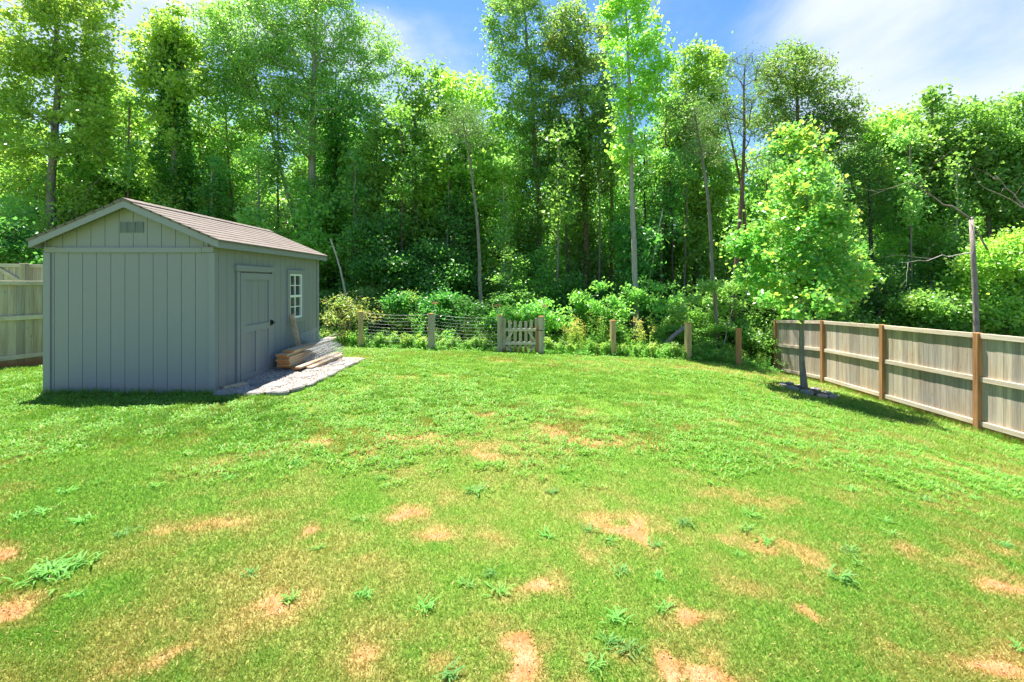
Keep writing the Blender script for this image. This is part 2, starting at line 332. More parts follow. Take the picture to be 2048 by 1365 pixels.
class MB:
    """collects shapes and links them as one mesh object"""
    def __init__(s): s.v = []; s.f = []; s.h = []; s.m = []
    def add(s, vs, fs, h=None, m=0):
        b = len(s.v); s.v += [tuple(map(float, v)) for v in vs]; s.f += [tuple(b + i for i in f) for f in fs]; s.m += [m] * len(fs)
        s.h += list(h) if h is not None else [9.] * len(vs)
    def box(s, x0, x1, y0, y1, z0, z1, h=None, m=0):
        vs = [(x0,y0,z0),(x1,y0,z0),(x1,y1,z0),(x0,y1,z0),(x0,y0,z1),(x1,y0,z1),(x1,y1,z1),(x0,y1,z1)]
        s.add(vs, [(0,3,2,1),(4,5,6,7),(0,1,5,4),(1,2,6,5),(2,3,7,6),(3,0,4,7)], h, m)
    def hexa(s, lo, hi, h=None, m=0):                 # four lower and four upper corners, counter-clockwise from above
        s.add(list(lo) + list(hi), [(0,3,2,1),(4,5,6,7),(0,1,5,4),(1,2,6,5),(2,3,7,6),(3,0,4,7)], h, m)
    def beam(s, a, b, w, d, up=(0, 0, 1), h=None, m=0):   # rectangular bar from a to b; w across, d along up
        a = np.array(a, float); b = np.array(b, float); t = b - a; t /= np.linalg.norm(t); up = np.array(up, float)
        sd = np.cross(t, up); sd /= np.linalg.norm(sd); u = np.cross(sd, t)
        vs = [p + sd * w / 2 * i + u * d / 2 * j for p in (a, b) for i, j in ((-1,-1),(1,-1),(1,1),(-1,1))]
        s.add(vs, [(3,2,1,0),(4,5,6,7),(0,1,5,4),(1,2,6,5),(2,3,7,6),(3,0,4,7)], h, m)
    def tube(s, P, r, n=6, h=None, m=0, cap=True):
        P = [np.array(p, float) for p in P]; r = r if hasattr(r, '__len__') else [r] * len(P); b = []
        for i, p in enumerate(P):
            t = P[min(i + 1, len(P) - 1)] - P[max(i - 1, 0)]; t = t / (np.linalg.norm(t) + 1e-9)
            q = np.array([0, 0, 1.]) if abs(t[2]) < .8 else np.array([1., 0, 0]); u = np.cross(t, q); u /= np.linalg.norm(u); w = np.cross(t, u)
            b += [p + r[i] * (u * math.cos(2 * math.pi * k / n) + w * math.sin(2 * math.pi * k / n)) for k in range(n)]
        fs = [(i * n + k, i * n + (k + 1) % n, (i + 1) * n + (k + 1) % n, (i + 1) * n + k) for i in range(len(P) - 1) for k in range(n)]
        if cap: fs += [tuple(range(n))[::-1], tuple((len(P) - 1) * n + k for k in range(n))]
        s.add(b, fs, h, m)
    def build(s, name, mats, parent=None, bevel=0, smooth=False):
        me = D.meshes.new(name); me.from_pydata(s.v, [], s.f)
        for m in (mats if isinstance(mats, (list, tuple)) else [mats]): me.materials.append(m)
        me.polygons.foreach_set('material_index', s.m)
        if smooth: me.polygons.foreach_set('use_smooth', [True] * len(s.f))
        at = me.attributes.new('hgt', 'FLOAT', 'POINT'); at.data.foreach_set('value', s.h)
        me.update(); o = link(D.objects.new(name, me), parent)
        if bevel:
            b = o.modifiers.new('bevel', 'BEVEL'); b.width = bevel; b.segments = 1; b.limit_method = 'ANGLE'
        return o

# ------------------------------------------------------------------ ground sheet
def ground():
    xs = np.unique(np.round(np.concatenate([np.linspace(-420, -60, 10), np.linspace(-60, -13, 30), np.arange(-13, -4.6, .09), np.arange(-4.6, 4.6, .035), np.arange(4.6, 10.5, .09), np.linspace(10.5, 60, 34), np.linspace(60, 420, 10)]), 4))
    ys = np.unique(np.round(np.concatenate([np.linspace(-60, -4, 12), np.linspace(-4, 1.4, 12), np.arange(1.4, 5.2, .035), np.arange(5.2, 16.5, .09), np.linspace(16.5, 60, 40), np.linspace(60, 500, 12)]), 4))
    X, Y = np.meshgrid(xs, ys); x = X.ravel(); y = Y.ravel(); z = gz(x, y)
    lawn = (y < 17) & (y > 1) & (np.abs(x) < 14)
    z = z + np.where(lawn, (fbm(x, y, 1.1, 77, 3) - .5) * .035, 0)
    far = np.hypot(x, y - 15); z = z + np.where(far > 60, (far - 60) * .0, 0)
    V = np.stack([x, y, z], 1); nx, ny = len(xs), len(ys)
    i = np.arange(nx * ny).reshape(ny, nx)
    T = np.stack([i[:-1, :-1], i[:-1, 1:], i[1:, 1:], i[1:, :-1]], -1).reshape(-1, 4)
    wood = sstep(y - edge_y(x) + (fbm(x, y, 1.5, 3, 3) - .5) * .6, -.05, .35); wood = np.where(x > 9.5, sstep(x, 9.4, 10), wood)
    o = npmesh('ground', V, T, M['ground'], None, {'dry': dry_mask(x, y), 'bare': bare_mask(x, y) * (y < 14), 'wood': wood}, None, True, 4)
    tag(o, kind='structure'); return o
ground()
def lz(x, y):                                        # lawn height with the same small bumps as the sheet
    x = np.asarray(x, float); y = np.asarray(y, float)
    return gz(x, y) + (fbm(x, y, 1.1, 77, 3) - .5) * .035

# ------------------------------------------------------------------ mown grass
SHED = (-6.63, -4.20, 6.57, 10.20)
BED = (-4.20, -3.03, 6.50, 9.55)
TREE_C = (6.34, 9.6)
def grass():
    rs = np.random.RandomState(4); n = 860000
    Y = 1.55 * (15.9 / 1.55) ** (rs.rand(n) ** 1.02); X = (rs.rand(n) * 2 - 1) * (1.2 * Y + .25)
    cl = fbm(X, Y, 3.2, 8, 3); coarse = sstep(Y + (fbm(X, Y, .6, 18, 3) - .5) * 5, 4.3, 6.0)   # coarse clumps away from the camera
    dry = dry_mask(X, Y); bare = bare_mask(X, Y)
    keep = (Y < edge_y(X) + .1) & (X < 8.95 + (Y - 8) * .03) & ~((X > SHED[0]) & (X < SHED[1]) & (Y > SHED[2]) & (Y < SHED[3]))
    keep &= ~((X > BED[0]) & (X < BED[1] - .02) & (Y > BED[2] + .05) & (Y < BED[3])) & (np.hypot(X - TREE_C[0], Y - TREE_C[1]) > .46)
    keep &= (X > -10.6 + (Y - 9.3) * .3) & (rs.rand(n) > bare * .93 * (.75 + .25 * (Y < 5))) & (rs.rand(n) > (dry - .55) * .6)
    keep &= rs.rand(n) < np.where(coarse > .4, .35 + 1.1 * sstep(cl, .32, .6), 1)
    X, Y, dry, coarse, cl, bare = (a[keep] for a in (X, Y, dry, coarse, cl, bare)); n = len(X)
    Z = lz(X, Y); dist = np.sqrt(X * X + Y * Y)
    hgt = (.013 + .010 * rs.rand(n)) * (1 + .05 * dist) + coarse * (.012 + .040 * sstep(cl, .4, .75)) * rs.rand(n) * 1.3
    wid = (.0017 + .0010 * dist) * (.7 + .6 * rs.rand(n)) * (1 + .25 * coarse)
    a = rs.rand(n) * 2 * math.pi; sx, sy = np.cos(a), np.sin(a)
    la = rs.rand(n) * 2 * math.pi; ll = hgt * (.35 + .9 * rs.rand(n))
    B = np.stack([X, Y, Z - .004], 1); S = np.stack([sx, sy, sx * 0], 1) * wid[:, None] / 2
    tip = B + np.stack([np.cos(la) * ll, np.sin(la) * ll, hgt], 1)
    V = np.stack([B - S, B + S, tip], 1).reshape(-1, 3); T = np.arange(3 * n).reshape(-1, 3)
    dd = np.clip(dry * .85 + (rs.rand(n) - .5) * .45, 0, 1)
    dd = np.clip(dd + bare * .6, 0, 1)
    big = fbm(X, Y, .35, 93, 3); tn = np.clip(.30 + .5 * (rs.rand(n) - .35) + (big - .5) * .9 + .22 * sstep(Y, 5, 12) * (1 - coarse * 0) + .06, 0, 1)
    o = npmesh('grass', V, T, M['grass'], None, {'dry': np.repeat(dd, 3), 'tint': np.repeat(tn, 3)})
    tag(o, kind='stuff', label='short patchy mown lawn grass covering the yard', cat='grass')
grass()
def coarse_clumps():
    """broad bladed weedy patches in the middle of the lawn, and loose clippings"""
    rs = np.random.RandomState(14); n = 34000; Y = 3.0 * (13.3 / 3.0) ** rs.rand(n); X = (rs.rand(n) * 2 - 1) * (1.15 * Y); d = fbm(X, Y, .9, 88, 4) + .10 * np.exp(-((Y - 6.2) / 2.2) ** 2)
    e = fbm(X, Y, 4.5, 98, 3); ok = (rs.rand(n) < sstep(d, .34, .62) * sstep(e, .28, .55) * sstep(Y, 3.2, 5.2)) & (Y < edge_y(X) - .1) & (X < 8.3) & ~((X > -6.8) & (X < -2.9) & (Y > 6.45) & (Y < 10.3)) & (np.hypot(X - TREE_C[0], Y - TREE_C[1]) > .7) & (X > -9.8); X, Y = X[ok], Y[ok]; n = len(X); k = 13
    idx = np.repeat(np.arange(n), k); r = .03 + .05 * rs.rand(n); a = rs.rand(n * k) * 6.283; rr = r[idx] * rs.rand(n * k) ** .7; cx, cy = X[idx] + np.cos(a) * rr, Y[idx] + np.sin(a) * rr
    l = (.016 + .030 * rs.rand(n * k)) * (.7 + .07 * Y[idx]); w = l * (.10 + .05 * rs.rand(n * k)) * (1 + .03 * Y[idx]); b = a + rs.randn(n * k) * .8; dx, dy = np.cos(b), np.sin(b); h = l * (.25 + .75 * rs.rand(n * k))
    B = np.stack([cx, cy, lz(cx, cy) + .012], 1); dv = np.stack([dx, dy, h * 0], 1) * l[:, None]; sv = np.stack([-dy, dx, h * 0], 1) * w[:, None]; up = np.stack([h * 0, h * 0, h], 1)
    V = np.stack([B - sv * .5, B + sv * .5, B + dv * .5 + up * .8 + sv, B + dv * .5 + up * .8 - sv, B + dv + up * .75], 1).reshape(-1, 3); i = np.arange(n * k)[:, None] * 5
    T = np.concatenate([i + [[0, 1, 2]], i + [[0, 2, 3]], i + [[3, 2, 4]]], 1).reshape(-1, 3)
    t = np.clip(rs.rand(n)[idx] * .45 + rs.rand(n * k) * .35, 0, 1); o = npmesh('crabgrass', V, T, M['grass'], None, {'dry': np.repeat((rs.rand(n * k) < .05) * .7, 5), 'tint': np.repeat(t, 5)}); tag(o, kind='stuff', label='coarse broad bladed crabgrass patches in the lawn', cat='grass')
    n = 2600; Y = 1.7 * (12 / 1.7) ** rs.rand(n); X = (rs.rand(n) * 2 - 1) * (1.15 * Y); ok = (X < 8.2) & (X > -9) & (Y < edge_y(X)) & ~((X > -6.8) & (X < -2.9) & (Y > 6.3)); X, Y = X[ok], Y[ok]; n = len(X); a = rs.rand(n) * 6.283; l = (.010 + .02 * rs.rand(n)) * (.8 + .08 * Y); d = np.stack([np.cos(a), np.sin(a), rs.randn(n) * .25], 1) * l[:, None]; sd = np.stack([-np.sin(a), np.cos(a), a * 0], 1) * .0009 * (1 + .35 * Y)[:, None]
    B = np.stack([X, Y, lz(X, Y) + .024], 1); V = np.stack([B - sd, B + sd, B + d], 1).reshape(-1, 3); o = npmesh('dry_clippings', V, np.arange(3 * n).reshape(-1, 3), M['grass'], None, {'dry': np.ones(3 * n), 'tint': np.repeat(.4 + .6 * rs.rand(n), 3)}); tag(o, kind='stuff', label='dry straw coloured clippings lying on the lawn', cat='clippings')
coarse_clumps()

# ------------------------------------------------------------------ leaves and trees
def leaf_arrays(C, size, rs, up=.55, asp=.62, droop=.2, tint=None):
    """C: leaf base points (n,3). Folded leaf of two triangles."""
    n = len(C); nv = rs.randn(n, 3); nv /= np.linalg.norm(nv, axis=1)[:, None]; nv[:, 2] = np.abs(nv[:, 2])
    nv = nv * (1 - up) + np.array([0, 0, 1.]) * up; nv /= np.linalg.norm(nv, axis=1)[:, None]
    d = rs.randn(n, 3); d[:, 2] -= droop; d -= (d * nv).sum(1)[:, None] * nv; d /= np.linalg.norm(d, axis=1)[:, None] + 1e-9
    s = np.cross(nv, d); l = (size * (.65 + .7 * rs.rand(n)))[:, None]; w = l * asp
    f = nv * l * .12
    V = np.stack([C, C + d * l * .45 + s * w / 2 + f, C + d * l, C + d * l * .45 - s * w / 2 + f], 1).reshape(-1, 3)
    i = np.arange(n)[:, None] * 4; T = np.concatenate([i + [[0, 1, 2]], i + [[0, 2, 3]]], 1).reshape(-1, 3)
    t = rs.rand(n) if tint is None else tint
    return V, T, np.repeat(t, 4)
def leaves(name, C, size, rs, m, parent=None, **k):
    V, T, t = leaf_arrays(C, size, rs, **k); return npmesh(name, V, T, m, parent, {'tint': t})
def frusta(A, B, ra, rb, n=6):
    A = np.asarray(A); B = np.asarray(B); t = B - A; t = t / (np.linalg.norm(t, axis=1)[:, None] + 1e-9)
    q = np.where(np.abs(t[:, 2:3]) < .8, np.array([[0, 0, 1.]]), np.array([[1., 0, 0]])); u = np.cross(t, q); u /= np.linalg.norm(u, axis=1)[:, None]; w = np.cross(t, u)
    an = np.arange(n) * 2 * math.pi / n; ring = np.cos(an)[None, :, None] * u[:, None] + np.sin(an)[None, :, None] * w[:, None]
    V = np.concatenate([A[:, None] + ring * np.asarray(ra)[:, None, None], B[:, None] + ring * np.asarray(rb)[:, None, None]], 1)
    k = np.arange(n); q4 = np.stack([k, (k + 1) % n, n + (k + 1) % n, n + k], 1)
    T = (np.arange(len(A))[:, None, None] * 2 * n + q4[None]).reshape(-1, 4)
    return V.reshape(-1, 3), T
def grow(trunk, tr, targets, rs, rtip=.007, expo=.42, rmax_frac=.5):
    """join every target point to the nearest suitable node of the tree; returns edges and radii"""
    nodes = [np.array(p) for p in trunk]; parent = [-1] + list(range(len(trunk) - 1)); is_trunk = [True] * len(trunk)
    cz = trunk[:, :2].mean(0); order = np.argsort([min(np.linalg.norm(trunk - t, axis=1)) for t in targets])
    arr = np.zeros((len(trunk) + 3 * len(targets), 3)); arr[:len(trunk)] = trunk
    for i in order:
        t = targets[i]; k = len(nodes); A = arr[:k]; dv = t - A; d = np.linalg.norm(dv, axis=1)
        pen = np.where(dv[:, 2] < .35 * d, 1 + 1.2 * (.35 - dv[:, 2] / (d + 1e-6)), 1.)
        pen = np.where((np.arange(k) < 3), pen * 2.5, pen)
        j = int(np.argmin(d * pen)); a = nodes[j]; L_ = np.linalg.norm(t - a)
        if L_ > .55:
            m1 = a * .5 + t * .5 + rs.randn(3) * L_ * .07; m1[2] -= .03 * L_
            arr[k] = m1; nodes.append(m1); parent.append(j); j = k; k += 1
        arr[k] = t; nodes.append(t); parent.append(j)
    n = len(nodes); cnt = np.zeros(n)
    ch = np.zeros(n, int)
    for i in range(1, n): ch[parent[i]] += 1
    cnt[ch == 0] = 1
    for i in range(n - 1, 0, -1):
        if i >= len(trunk): cnt[parent[i]] += cnt[i]
    nt_ = len(trunk); A = []; B = []; ra = []; rb = []
    rad = rtip * np.maximum(cnt, 1) ** expo
    for i in range(nt_ - 1): A.append(nodes[i]); B.append(nodes[i + 1]); ra.append(tr[i]); rb.append(tr[i + 1])
    for i in range(nt_, n):
        p = parent[i]; r0 = rad[i] * 1.15; lim = tr[p] * rmax_frac if p < nt_ else 9
        A.append(nodes[p]); B.append(nodes[i]); ra.append(min(r0 * 1.1, lim)); rb.append(min(rad[i], lim))
    return frusta(A, B, ra, rb)
def sample_blobs(blobs, n, rs, shell=.45):
    vol = np.array([b[3] * b[4] * b[5] for b in blobs]) ** .8; pick = rs.choice(len(blobs), n, p=vol / vol.sum())
    d = rs.randn(n, 3); d /= np.linalg.norm(d, axis=1)[:, None]; r = rs.rand(n) ** (1 / 3.) * (1 - shell) + shell * (.75 + .3 * rs.rand(n))
    b = np.array(blobs)[pick]; return b[:, :3] + d * r[:, None] * b[:, 3:6]
def tree(name, label, cat, trunk, r0, blobs, leaf, bark='grey', ncl=220, lpc=55, lsize=.13, crad=.42, group=None, seed=1,
         up=.12, asp=.65, rtop=.02, yellow=0., vine=None, at=None, rtip=.007, flat=.6, tex=0., expo=.42):
    """trunk: world points base to top; blobs: world ellipsoids (x,y,z,rx,ry,rz)"""
    rs = np.random.RandomState(seed); trunk = np.array(trunk, float); base = trunk[0].copy()
    # resample with a little wobble
    s = np.r_[0, np.cumsum(np.linalg.norm(np.diff(trunk, axis=0), axis=1))]; m = max(8, int(s[-1] / .7)); q = np.linspace(0, s[-1], m)
    P = np.stack([np.interp(q, s, trunk[:, k]) for k in range(3)], 1); wob = np.cumsum(rs.randn(m, 3) * (.028 if blobs else .006), 0); wob[:, 2] = 0; wob -= np.linspace(0, 1, m)[:, None] * wob[-1]; P += wob
    f = q / q[-1]; tr = r0 * (1 - f) ** .8 + rtop * f; tr[0] *= 1.35
    P -= base; bl = [tuple(np.array(b[:3]) - base) + tuple(b[3:]) for b in blobs]
    o = empty(name, base) ; tag(o, label, cat, group)
    tg = sample_blobs(bl, ncl, rs) if bl else np.zeros((0, 3))
    V, T = grow(P, tr, tg, rs, rtip=rtip, expo=expo); P[0][2] -= .3
    npmesh('trunk', V, T, BK[bark], o, None, None, True, 4)
    if len(tg):
        k = np.maximum(6, (lpc * (.45 + 1.1 * rs.rand(ncl))).astype(int)); idx = np.repeat(np.arange(ncl), k)
        cr = crad * (.6 + .8 * rs.rand(ncl)); off = rs.randn(len(idx), 3) * np.array([.6, .6, .6 * flat]); C = tg[idx] + off * cr[idx][:, None]
        zt = np.array([b[2] + b[5] for b in bl]).max(); zb = np.array([b[2] - b[5] for b in bl]).min(); hz = (C[:, 2] - zb) / (zt - zb)
        tint = np.clip(.18 + .5 * rs.rand(len(C)) + rs.rand(ncl)[idx] * .16 + yellow * (sstep(hz, .3, 1.) * .6 + .35 * (np.linalg.norm(off, axis=1) > 1.15)) * rs.rand(len(C)), 0, 1)
        leaves('crown', C, lsize, rs, LM[leaf], o, up=up, asp=asp, tint=tint)
    if vine:
        f0, f1, rad, nn = vine; tt = f0 + (f1 - f0) * rs.rand(nn); C = np.stack([np.interp(tt, f, P[:, k]) for k in range(3)], 1)
        lob = .55 + .75 * vnoise(tt * 9, tt * 0, 2., seed); a = rs.rand(nn) * 6.283; rr = rad * lob * (.35 + .65 * rs.rand(nn) ** .5) * (1.15 - .35 * tt)
        C += np.stack([np.cos(a) * rr, np.sin(a) * rr, rs.randn(nn) * .08], 1)
        leaves('vine', C, .12, rs, LM['ivy'], o, up=.25, asp=.8)
    return o
def copy_tree(o, loc, rz, sc, label=None):
    r = o.copy(); COL.objects.link(r); r.location = loc; r.rotation_euler = (0, 0, rz); r.scale = sc
    if label: r['label'] = label
    for ch in o.children:
        c = ch.copy(); COL.objects.link(c); c.parent = r
    return r
def tk(pts, Y, dy=0.):           # trunk through photo points at depth Y, rooted on the ground
    P = [pt(px, py, Y + dy * i) for i, (px, py) in enumerate(pts)]; b = P[0].copy(); b[2] = gz(b[0], b[1]) - .15
    return [b] + (P[1:] if abs(P[0][2] - b[2]) < .9 else P)
def bl(lst, Y, dz=.8):           # ellipses of the photo (col,row,rcol,rrow) as ellipsoids at depth Y
    o = []
    for i, (px, py, rx, ry) in enumerate(lst):
        c = pt(px, py, Y + ((i * 7919) % 5 - 2) * .25); o.append((*c, rx * Y / F, rx * Y / F * dz, ry * Y / F))
    return o

# ------------------------------------------------------------------ shed
def put(mb, name, m, root, **k):                     # build a world-space shape as a part of root
    b = root.location; mb.v = [(x - b[0], y - b[1], z - b[2]) for x, y, z in mb.v]
    return mb.build(name, m, root, **k)
def shed():
    x0, x1, y0, y1 = SHED; xc = -5.385; hw = 1.335; ye0, ye1 = 6.42, 10.34; zE, zR = 2.205, 2.775; sl = (zR - zE) / hw
    S = empty('garden_shed', ((x0 + x1) / 2, (y0 + y1) / 2, 0.))
    tag(S, 'grey-green painted wooden garden shed with gable roof, door and window', 'shed')
    def grooved(axis, a0, a1, c, zb, zt, outward, ph=0., top=None):
        """siding sheet with vertical grooves every 8 inches; top(a) gives the upper edge"""
        mb = MB(); g = .203; th = .012; gw = .007
        cuts = [a0]; a = a0 + ph
        while a < a1 - .02:
            if a > a0 + .03: cuts.append(a)
            a += g
        cuts.append(a1); T = top or (lambda a: zt)
        for i in range(len(cuts) - 1):
            p, q = cuts[i] + (gw / 2 if i else 0), cuts[i + 1] - (gw / 2 if i < len(cuts) - 2 else 0)
            tm = [(p, T(p)), (q, T(q))]
            if top and p < xc < q: tm = [(p, T(p)), (xc, T(xc)), (q, T(q))]
            for (pp, tp), (qq, tq) in zip(tm[:-1], tm[1:]):
                lo = c; hi = c + outward * th
                if axis == 'x': lo_ = [(pp, lo, zb), (qq, lo, zb), (qq, hi, zb), (pp, hi, zb)]; hi_ = [(pp, lo, tp), (qq, lo, tq), (qq, hi, tq), (pp, hi, tp)]
                else: lo_ = [(lo, pp, zb), (lo, qq, zb), (hi, qq, zb), (hi, pp, zb)]; hi_ = [(lo, pp, tp), (lo, qq, tq), (hi, qq, tq), (hi, pp, tp)]
                mb.hexa(lo_, hi_)
        return mb
    # core walls (behind the grooved sheets)
    roofz = lambda x: zR - abs(x - xc) * sl
    w = MB(); z0 = -.06
    ix0, ix1, iy0, iy1 = x0 + .014, x1 - .014, y0 + .014, y1 - .014
    w.add([(ix0, iy0, z0), (ix1, iy0, z0), (ix1, iy0, roofz(ix1) - .05), (xc, iy0, zR - .05), (ix0, iy0, roofz(ix0) - .05),
           (ix0, iy1, z0), (ix1, iy1, z0), (ix1, iy1, roofz(ix1) - .05), (xc, iy1, zR - .05), (ix0, iy1, roofz(ix0) - .05)],
          [(0,1,2,3,4), (9,8,7,6,5), (0,4,9,5)])
    wy0, wy1, wz0, wz1 = 8.83, 9.36, .90, 1.77        # window opening in the right wall
    for (a, b, c, d) in ((iy0, wy0, z0, roofz(ix1) - .05), (wy1, iy1, z0, roofz(ix1) - .05), (wy0, wy1, z0, wz0), (wy0, wy1, wz1, roofz(ix1) - .05)):
        w.add([(ix1, a, c), (ix1, b, c), (ix1, b, d), (ix1, a, d)], [(0, 1, 2, 3)])
    W_ = put(w, 'wall_frame', M['siding'], S)
    f = grooved('x', x0 + .0, x1 - .0, y0 + .012, z0, 2.03, -1, ph=.13); put(f, 'front_wall', M['siding'], S)
    gb = grooved('x', x0 + .09, x1 - .09, y0 + .012, 2.11, 2.5, -1, ph=.16, top=lambda a: roofz(a) - .052); put(gb, 'gable_wall', M['siding'], S)
    sw = MB()
    def seg(a, b, za, zb_): sw.__dict__; q = grooved('y', a, b, x1 - .012, za, zb_, 1, ph=(.203 - ((a - y0 - .1) % .203))); off = len(sw.v); sw.v += q.v; sw.f += [tuple(off + i for i in t) for t in q.f]; sw.m += q.m; sw.h += q.h
    ztop = roofz(x1) - .05
    seg(y0, wy0, z0, ztop); seg(wy1, y1, z0, ztop); seg(wy0, wy1, z0, wz0); seg(wy0, wy1, wz1, ztop); put(sw, 'side_wall', M['siding'], S)
    bw = grooved('y', y0, y1, x0 + .012, z0, roofz(x0) - .05, -1, ph=.1); put(bw, 'side_wall', M['siding'], S)
    rw = grooved('x', x0, x1, y1 - .012, z0, 2.5, 1, ph=.1, top=lambda a: roofz(a) - .052); put(rw, 'rear_wall', M['siding'], S)
    # trim
    for nm, bx in (('corner_board', (x0 - .018, x0 + .085, y0 - .020, y0 - .0015)), ('corner_board', (x1 - .070, x1 + .018, y0 - .020, y0 - .0015)),
                   ('corner_board', (x1 + .0015, x1 + .0182, y1 - .08, y1 + .018)), ('corner_board', (x0 - .0182, x0 - .0015, y0 + .001, y0 + .08))):
        t = MB(); t.box(*bx, z0 - .01, 2.03 if bx[3] < y0 + .05 else ztop); put(t, nm, M['trim'], S, bevel=.003)
    t = MB(); t.box(x0 + .17, x1 - .17, y0 - .026, y0 - .0016, 2.032, 2.108); put(t, 'frieze_board', M['trim'], S, bevel=.003)
    for a, b in ((x0, x0 + .168), (x1 - .168, x1)):
        t = MB(); t.box(a, b, y0 - .021, y0 - .002, 2.034, 2.112); put(t, 'frieze_board', M['trim'], S)
    # roof slabs with stepped shingle courses
    r = MB()
    nrow = 10
    for sgn in (-1, 1):
        for i in range(nrow):
            u0, u1 = i / nrow, (i + 1) / nrow + .012
            xa, xb = xc + sgn * (hw + .02) * (1 - u0), xc + sgn * (hw + .02) * max(0, 1 - u1)
            za, zb_ = zR - abs(xa - xc) * sl + .016, zR - abs(xb - xc) * sl + .008
            lo = [(xa, ye0 - .012, za - .03), (xb, ye0 - .012, zb_ - .03), (xb, ye1 + .012, zb_ - .03), (xa, ye1 + .012, za - .03)]
            hi = [(p[0], p[1], p[2] + .028) for p in lo]
            if sgn < 0: r.hexa(lo, hi)
            else: r.hexa([lo[1], lo[0], lo[3], lo[2]], [hi[1], hi[0], hi[3], hi[2]])
    cap = MB()
    ny = 22
    for i in range(ny):
        a = ye0 - .013 + (ye1 - ye0 + .026) * i / ny; b = ye0 - .013 + (ye1 - ye0 + .026) * (i + 1) / ny + (.012 if i < ny - 1 else 0)
        for sgn in (-1, 1):
            c0 = [(xc, zR + .024), (xc + sgn * .13, zR + .024 - .13 * sl)]
            vs = [(x, y, z + dz + (.004 if y == b else 0)) for dz in (-.012, .0) for y in (a, b) for x, z in c0]
            cap.add(vs, [(0,1,3,2), (4,6,7,5), (0,4,5,1), (2,3,7,6), (1,5,7,3)])
    R_ = put(r, 'roof', M['shingle'], S); put(cap, 'ridge_cap', M['shingle'], R_) if False else put(cap, 'ridge_cap', M['shingle'], S)
    soff = MB()                                      # roof deck underside
    for sgn in (-1, 1):
        xe = xc + sgn * (hw - .022); ze = zR - (hw - .022) * sl
        soff.add([(xc, ye0 + .03, zR - .035), (xe, ye0 + .03, ze - .035), (xe, ye1 - .03, ze - .035), (xc, ye1 - .03, zR - .035)], [(0, 1, 2, 3)])
    put(soff, 'soffit', M['trim'], S)
    for y, s_ in ((ye0, 1), (ye1, -1)):
        for sgn in (-1, 1):                         # rake boards
            xe = xc + sgn * hw; t = MB(); d = .095; ya, yb = sorted((y, y + s_ * .024))
            t.hexa([(xc, ya, zR - .016 - d), (xe, ya, zE - .016 - d), (xe, yb, zE - .016 - d), (xc, yb, zR - .016 - d)],
                   [(xc, ya, zR - .016), (xe, ya, zE - .016), (xe, yb, zE - .016), (xc, yb, zR - .016)]); put(t, 'rake_board', M['trim'], S)
    for sgn in (-1, 1):
        t = MB(); xe = xc + sgn * hw; t.box(min(xe, xe - sgn * .022), max(xe, xe - sgn * .022), ye0 + .0245, ye1 - .0245, zE - .016 - .093, zE - .018); put(t, 'fascia_board', M['trim'], S)
    # gable vent: three louvre panels
    v = MB(); vx0, vx1, vz0, vz1 = X_(240, y0), X_(289, y0), 2.32, 2.475
    for i in range(3):
        a = vx0 + (vx1 - vx0) * i / 3 + .012; b = vx0 + (vx1 - vx0) * (i + 1) / 3 - .012
        v.box(a, b, y0 - .004, y0 - .0015, vz0, vz1, m=0)
        for k in range(9):
            z = vz0 + .006 + (vz1 - vz0 - .012) * k / 9; v.box(a + .008, b - .008, y0 - .013, y0 - .0045, z, z + .008, m=0)
        for q in (a, b - .006): v.box(q, q + .006, y0 - .014, y0 - .0042, vz0, vz1)
    put(v, 'gable_vent', M['vent'], S)
    # door on the right wall
    dy0, dy1 = 7.17, 8.13; xf = x1
    t = MB(); t.box(xf + .0015, xf + .032, 7.09, dy0 - .008, -.02, 1.78); put(t, 'door_casing', M['trim'], S, bevel=.003)
    t = MB(); t.box(xf + .0015, xf + .032, dy1 + .008, 8.185, -.02, 1.78); put(t, 'door_casing', M['trim'], S, bevel=.003)
    t = MB(); t.box(xf + .0015, xf + .045, 7.05, 8.22, 1.782, 1.875); put(t, 'door_header', M['trim'], S, bevel=.003)
    dr = grooved('y', dy0, dy1, xf + .006, .0, 1.755, 1, ph=.14); dr = put(dr, 'door', M['siding'], S)
    tr = MB(); a, b = xf + .0195, xf + .040; sw_ = .12
    tr.box(a, b, dy0, dy0 + sw_, 0, 1.755); tr.box(a, b, dy1 - sw_, dy1, 0, 1.755)
    tr.box(a, b - .001, dy0 + sw_, dy1 - sw_, 1.65, 1.755); tr.box(a, b - .001, dy0 + sw_, dy1 - sw_, 0, .125); tr.box(a, b - .001, dy0 + sw_, dy1 - sw_, .80, .91)
    tr.box(a, b - .002, (dy0 + dy1) / 2 - .05, (dy0 + dy1) / 2 + .05, .125, .80)
    o = put(tr, 'door_rails', M['trim'], S); o.parent = dr; 
    h = MB(); hy, hz = dy1 - .055, .895
    h.box(b, b + .008, hy - .024, hy + .024, hz - .05, hz + .05); h.tube([(b + .006, hy, hz), (b + .05, hy, hz)], .010, 8); h.tube([(b + .045, hy - .02, hz), (b + .045, hy + .065, hz)], [.016, .010], 8)
    h.box(b, b + .02, hy + .035, hy + .05, hz - .035, hz + .04)
    o = put(h, 'door_handle', M['black'], S); o.parent = dr
    t = MB(); t.box(xf - .02, xf + .0435, dy0 - .05, dy1 + .05, -.075, -.022); put(t, 'door_sill', M['lumber'], S)
    # window
    wn = MB(); cs = .085; a, b = xf + .0015, xf + .030
    wn.box(a, b, wy0 - cs, wy0, wz0 - .005, wz1 + .005); wn.box(a, b, wy1, wy1 + cs, wz0 - .005, wz1 + .005)
    wn.box(a, b + .002, wy0 - cs, wy1 + cs, wz1 + .005, wz1 + .085); wn.box(a, b + .002, wy0 - cs, wy1 + cs, wz0 - .085, wz0 - .005)
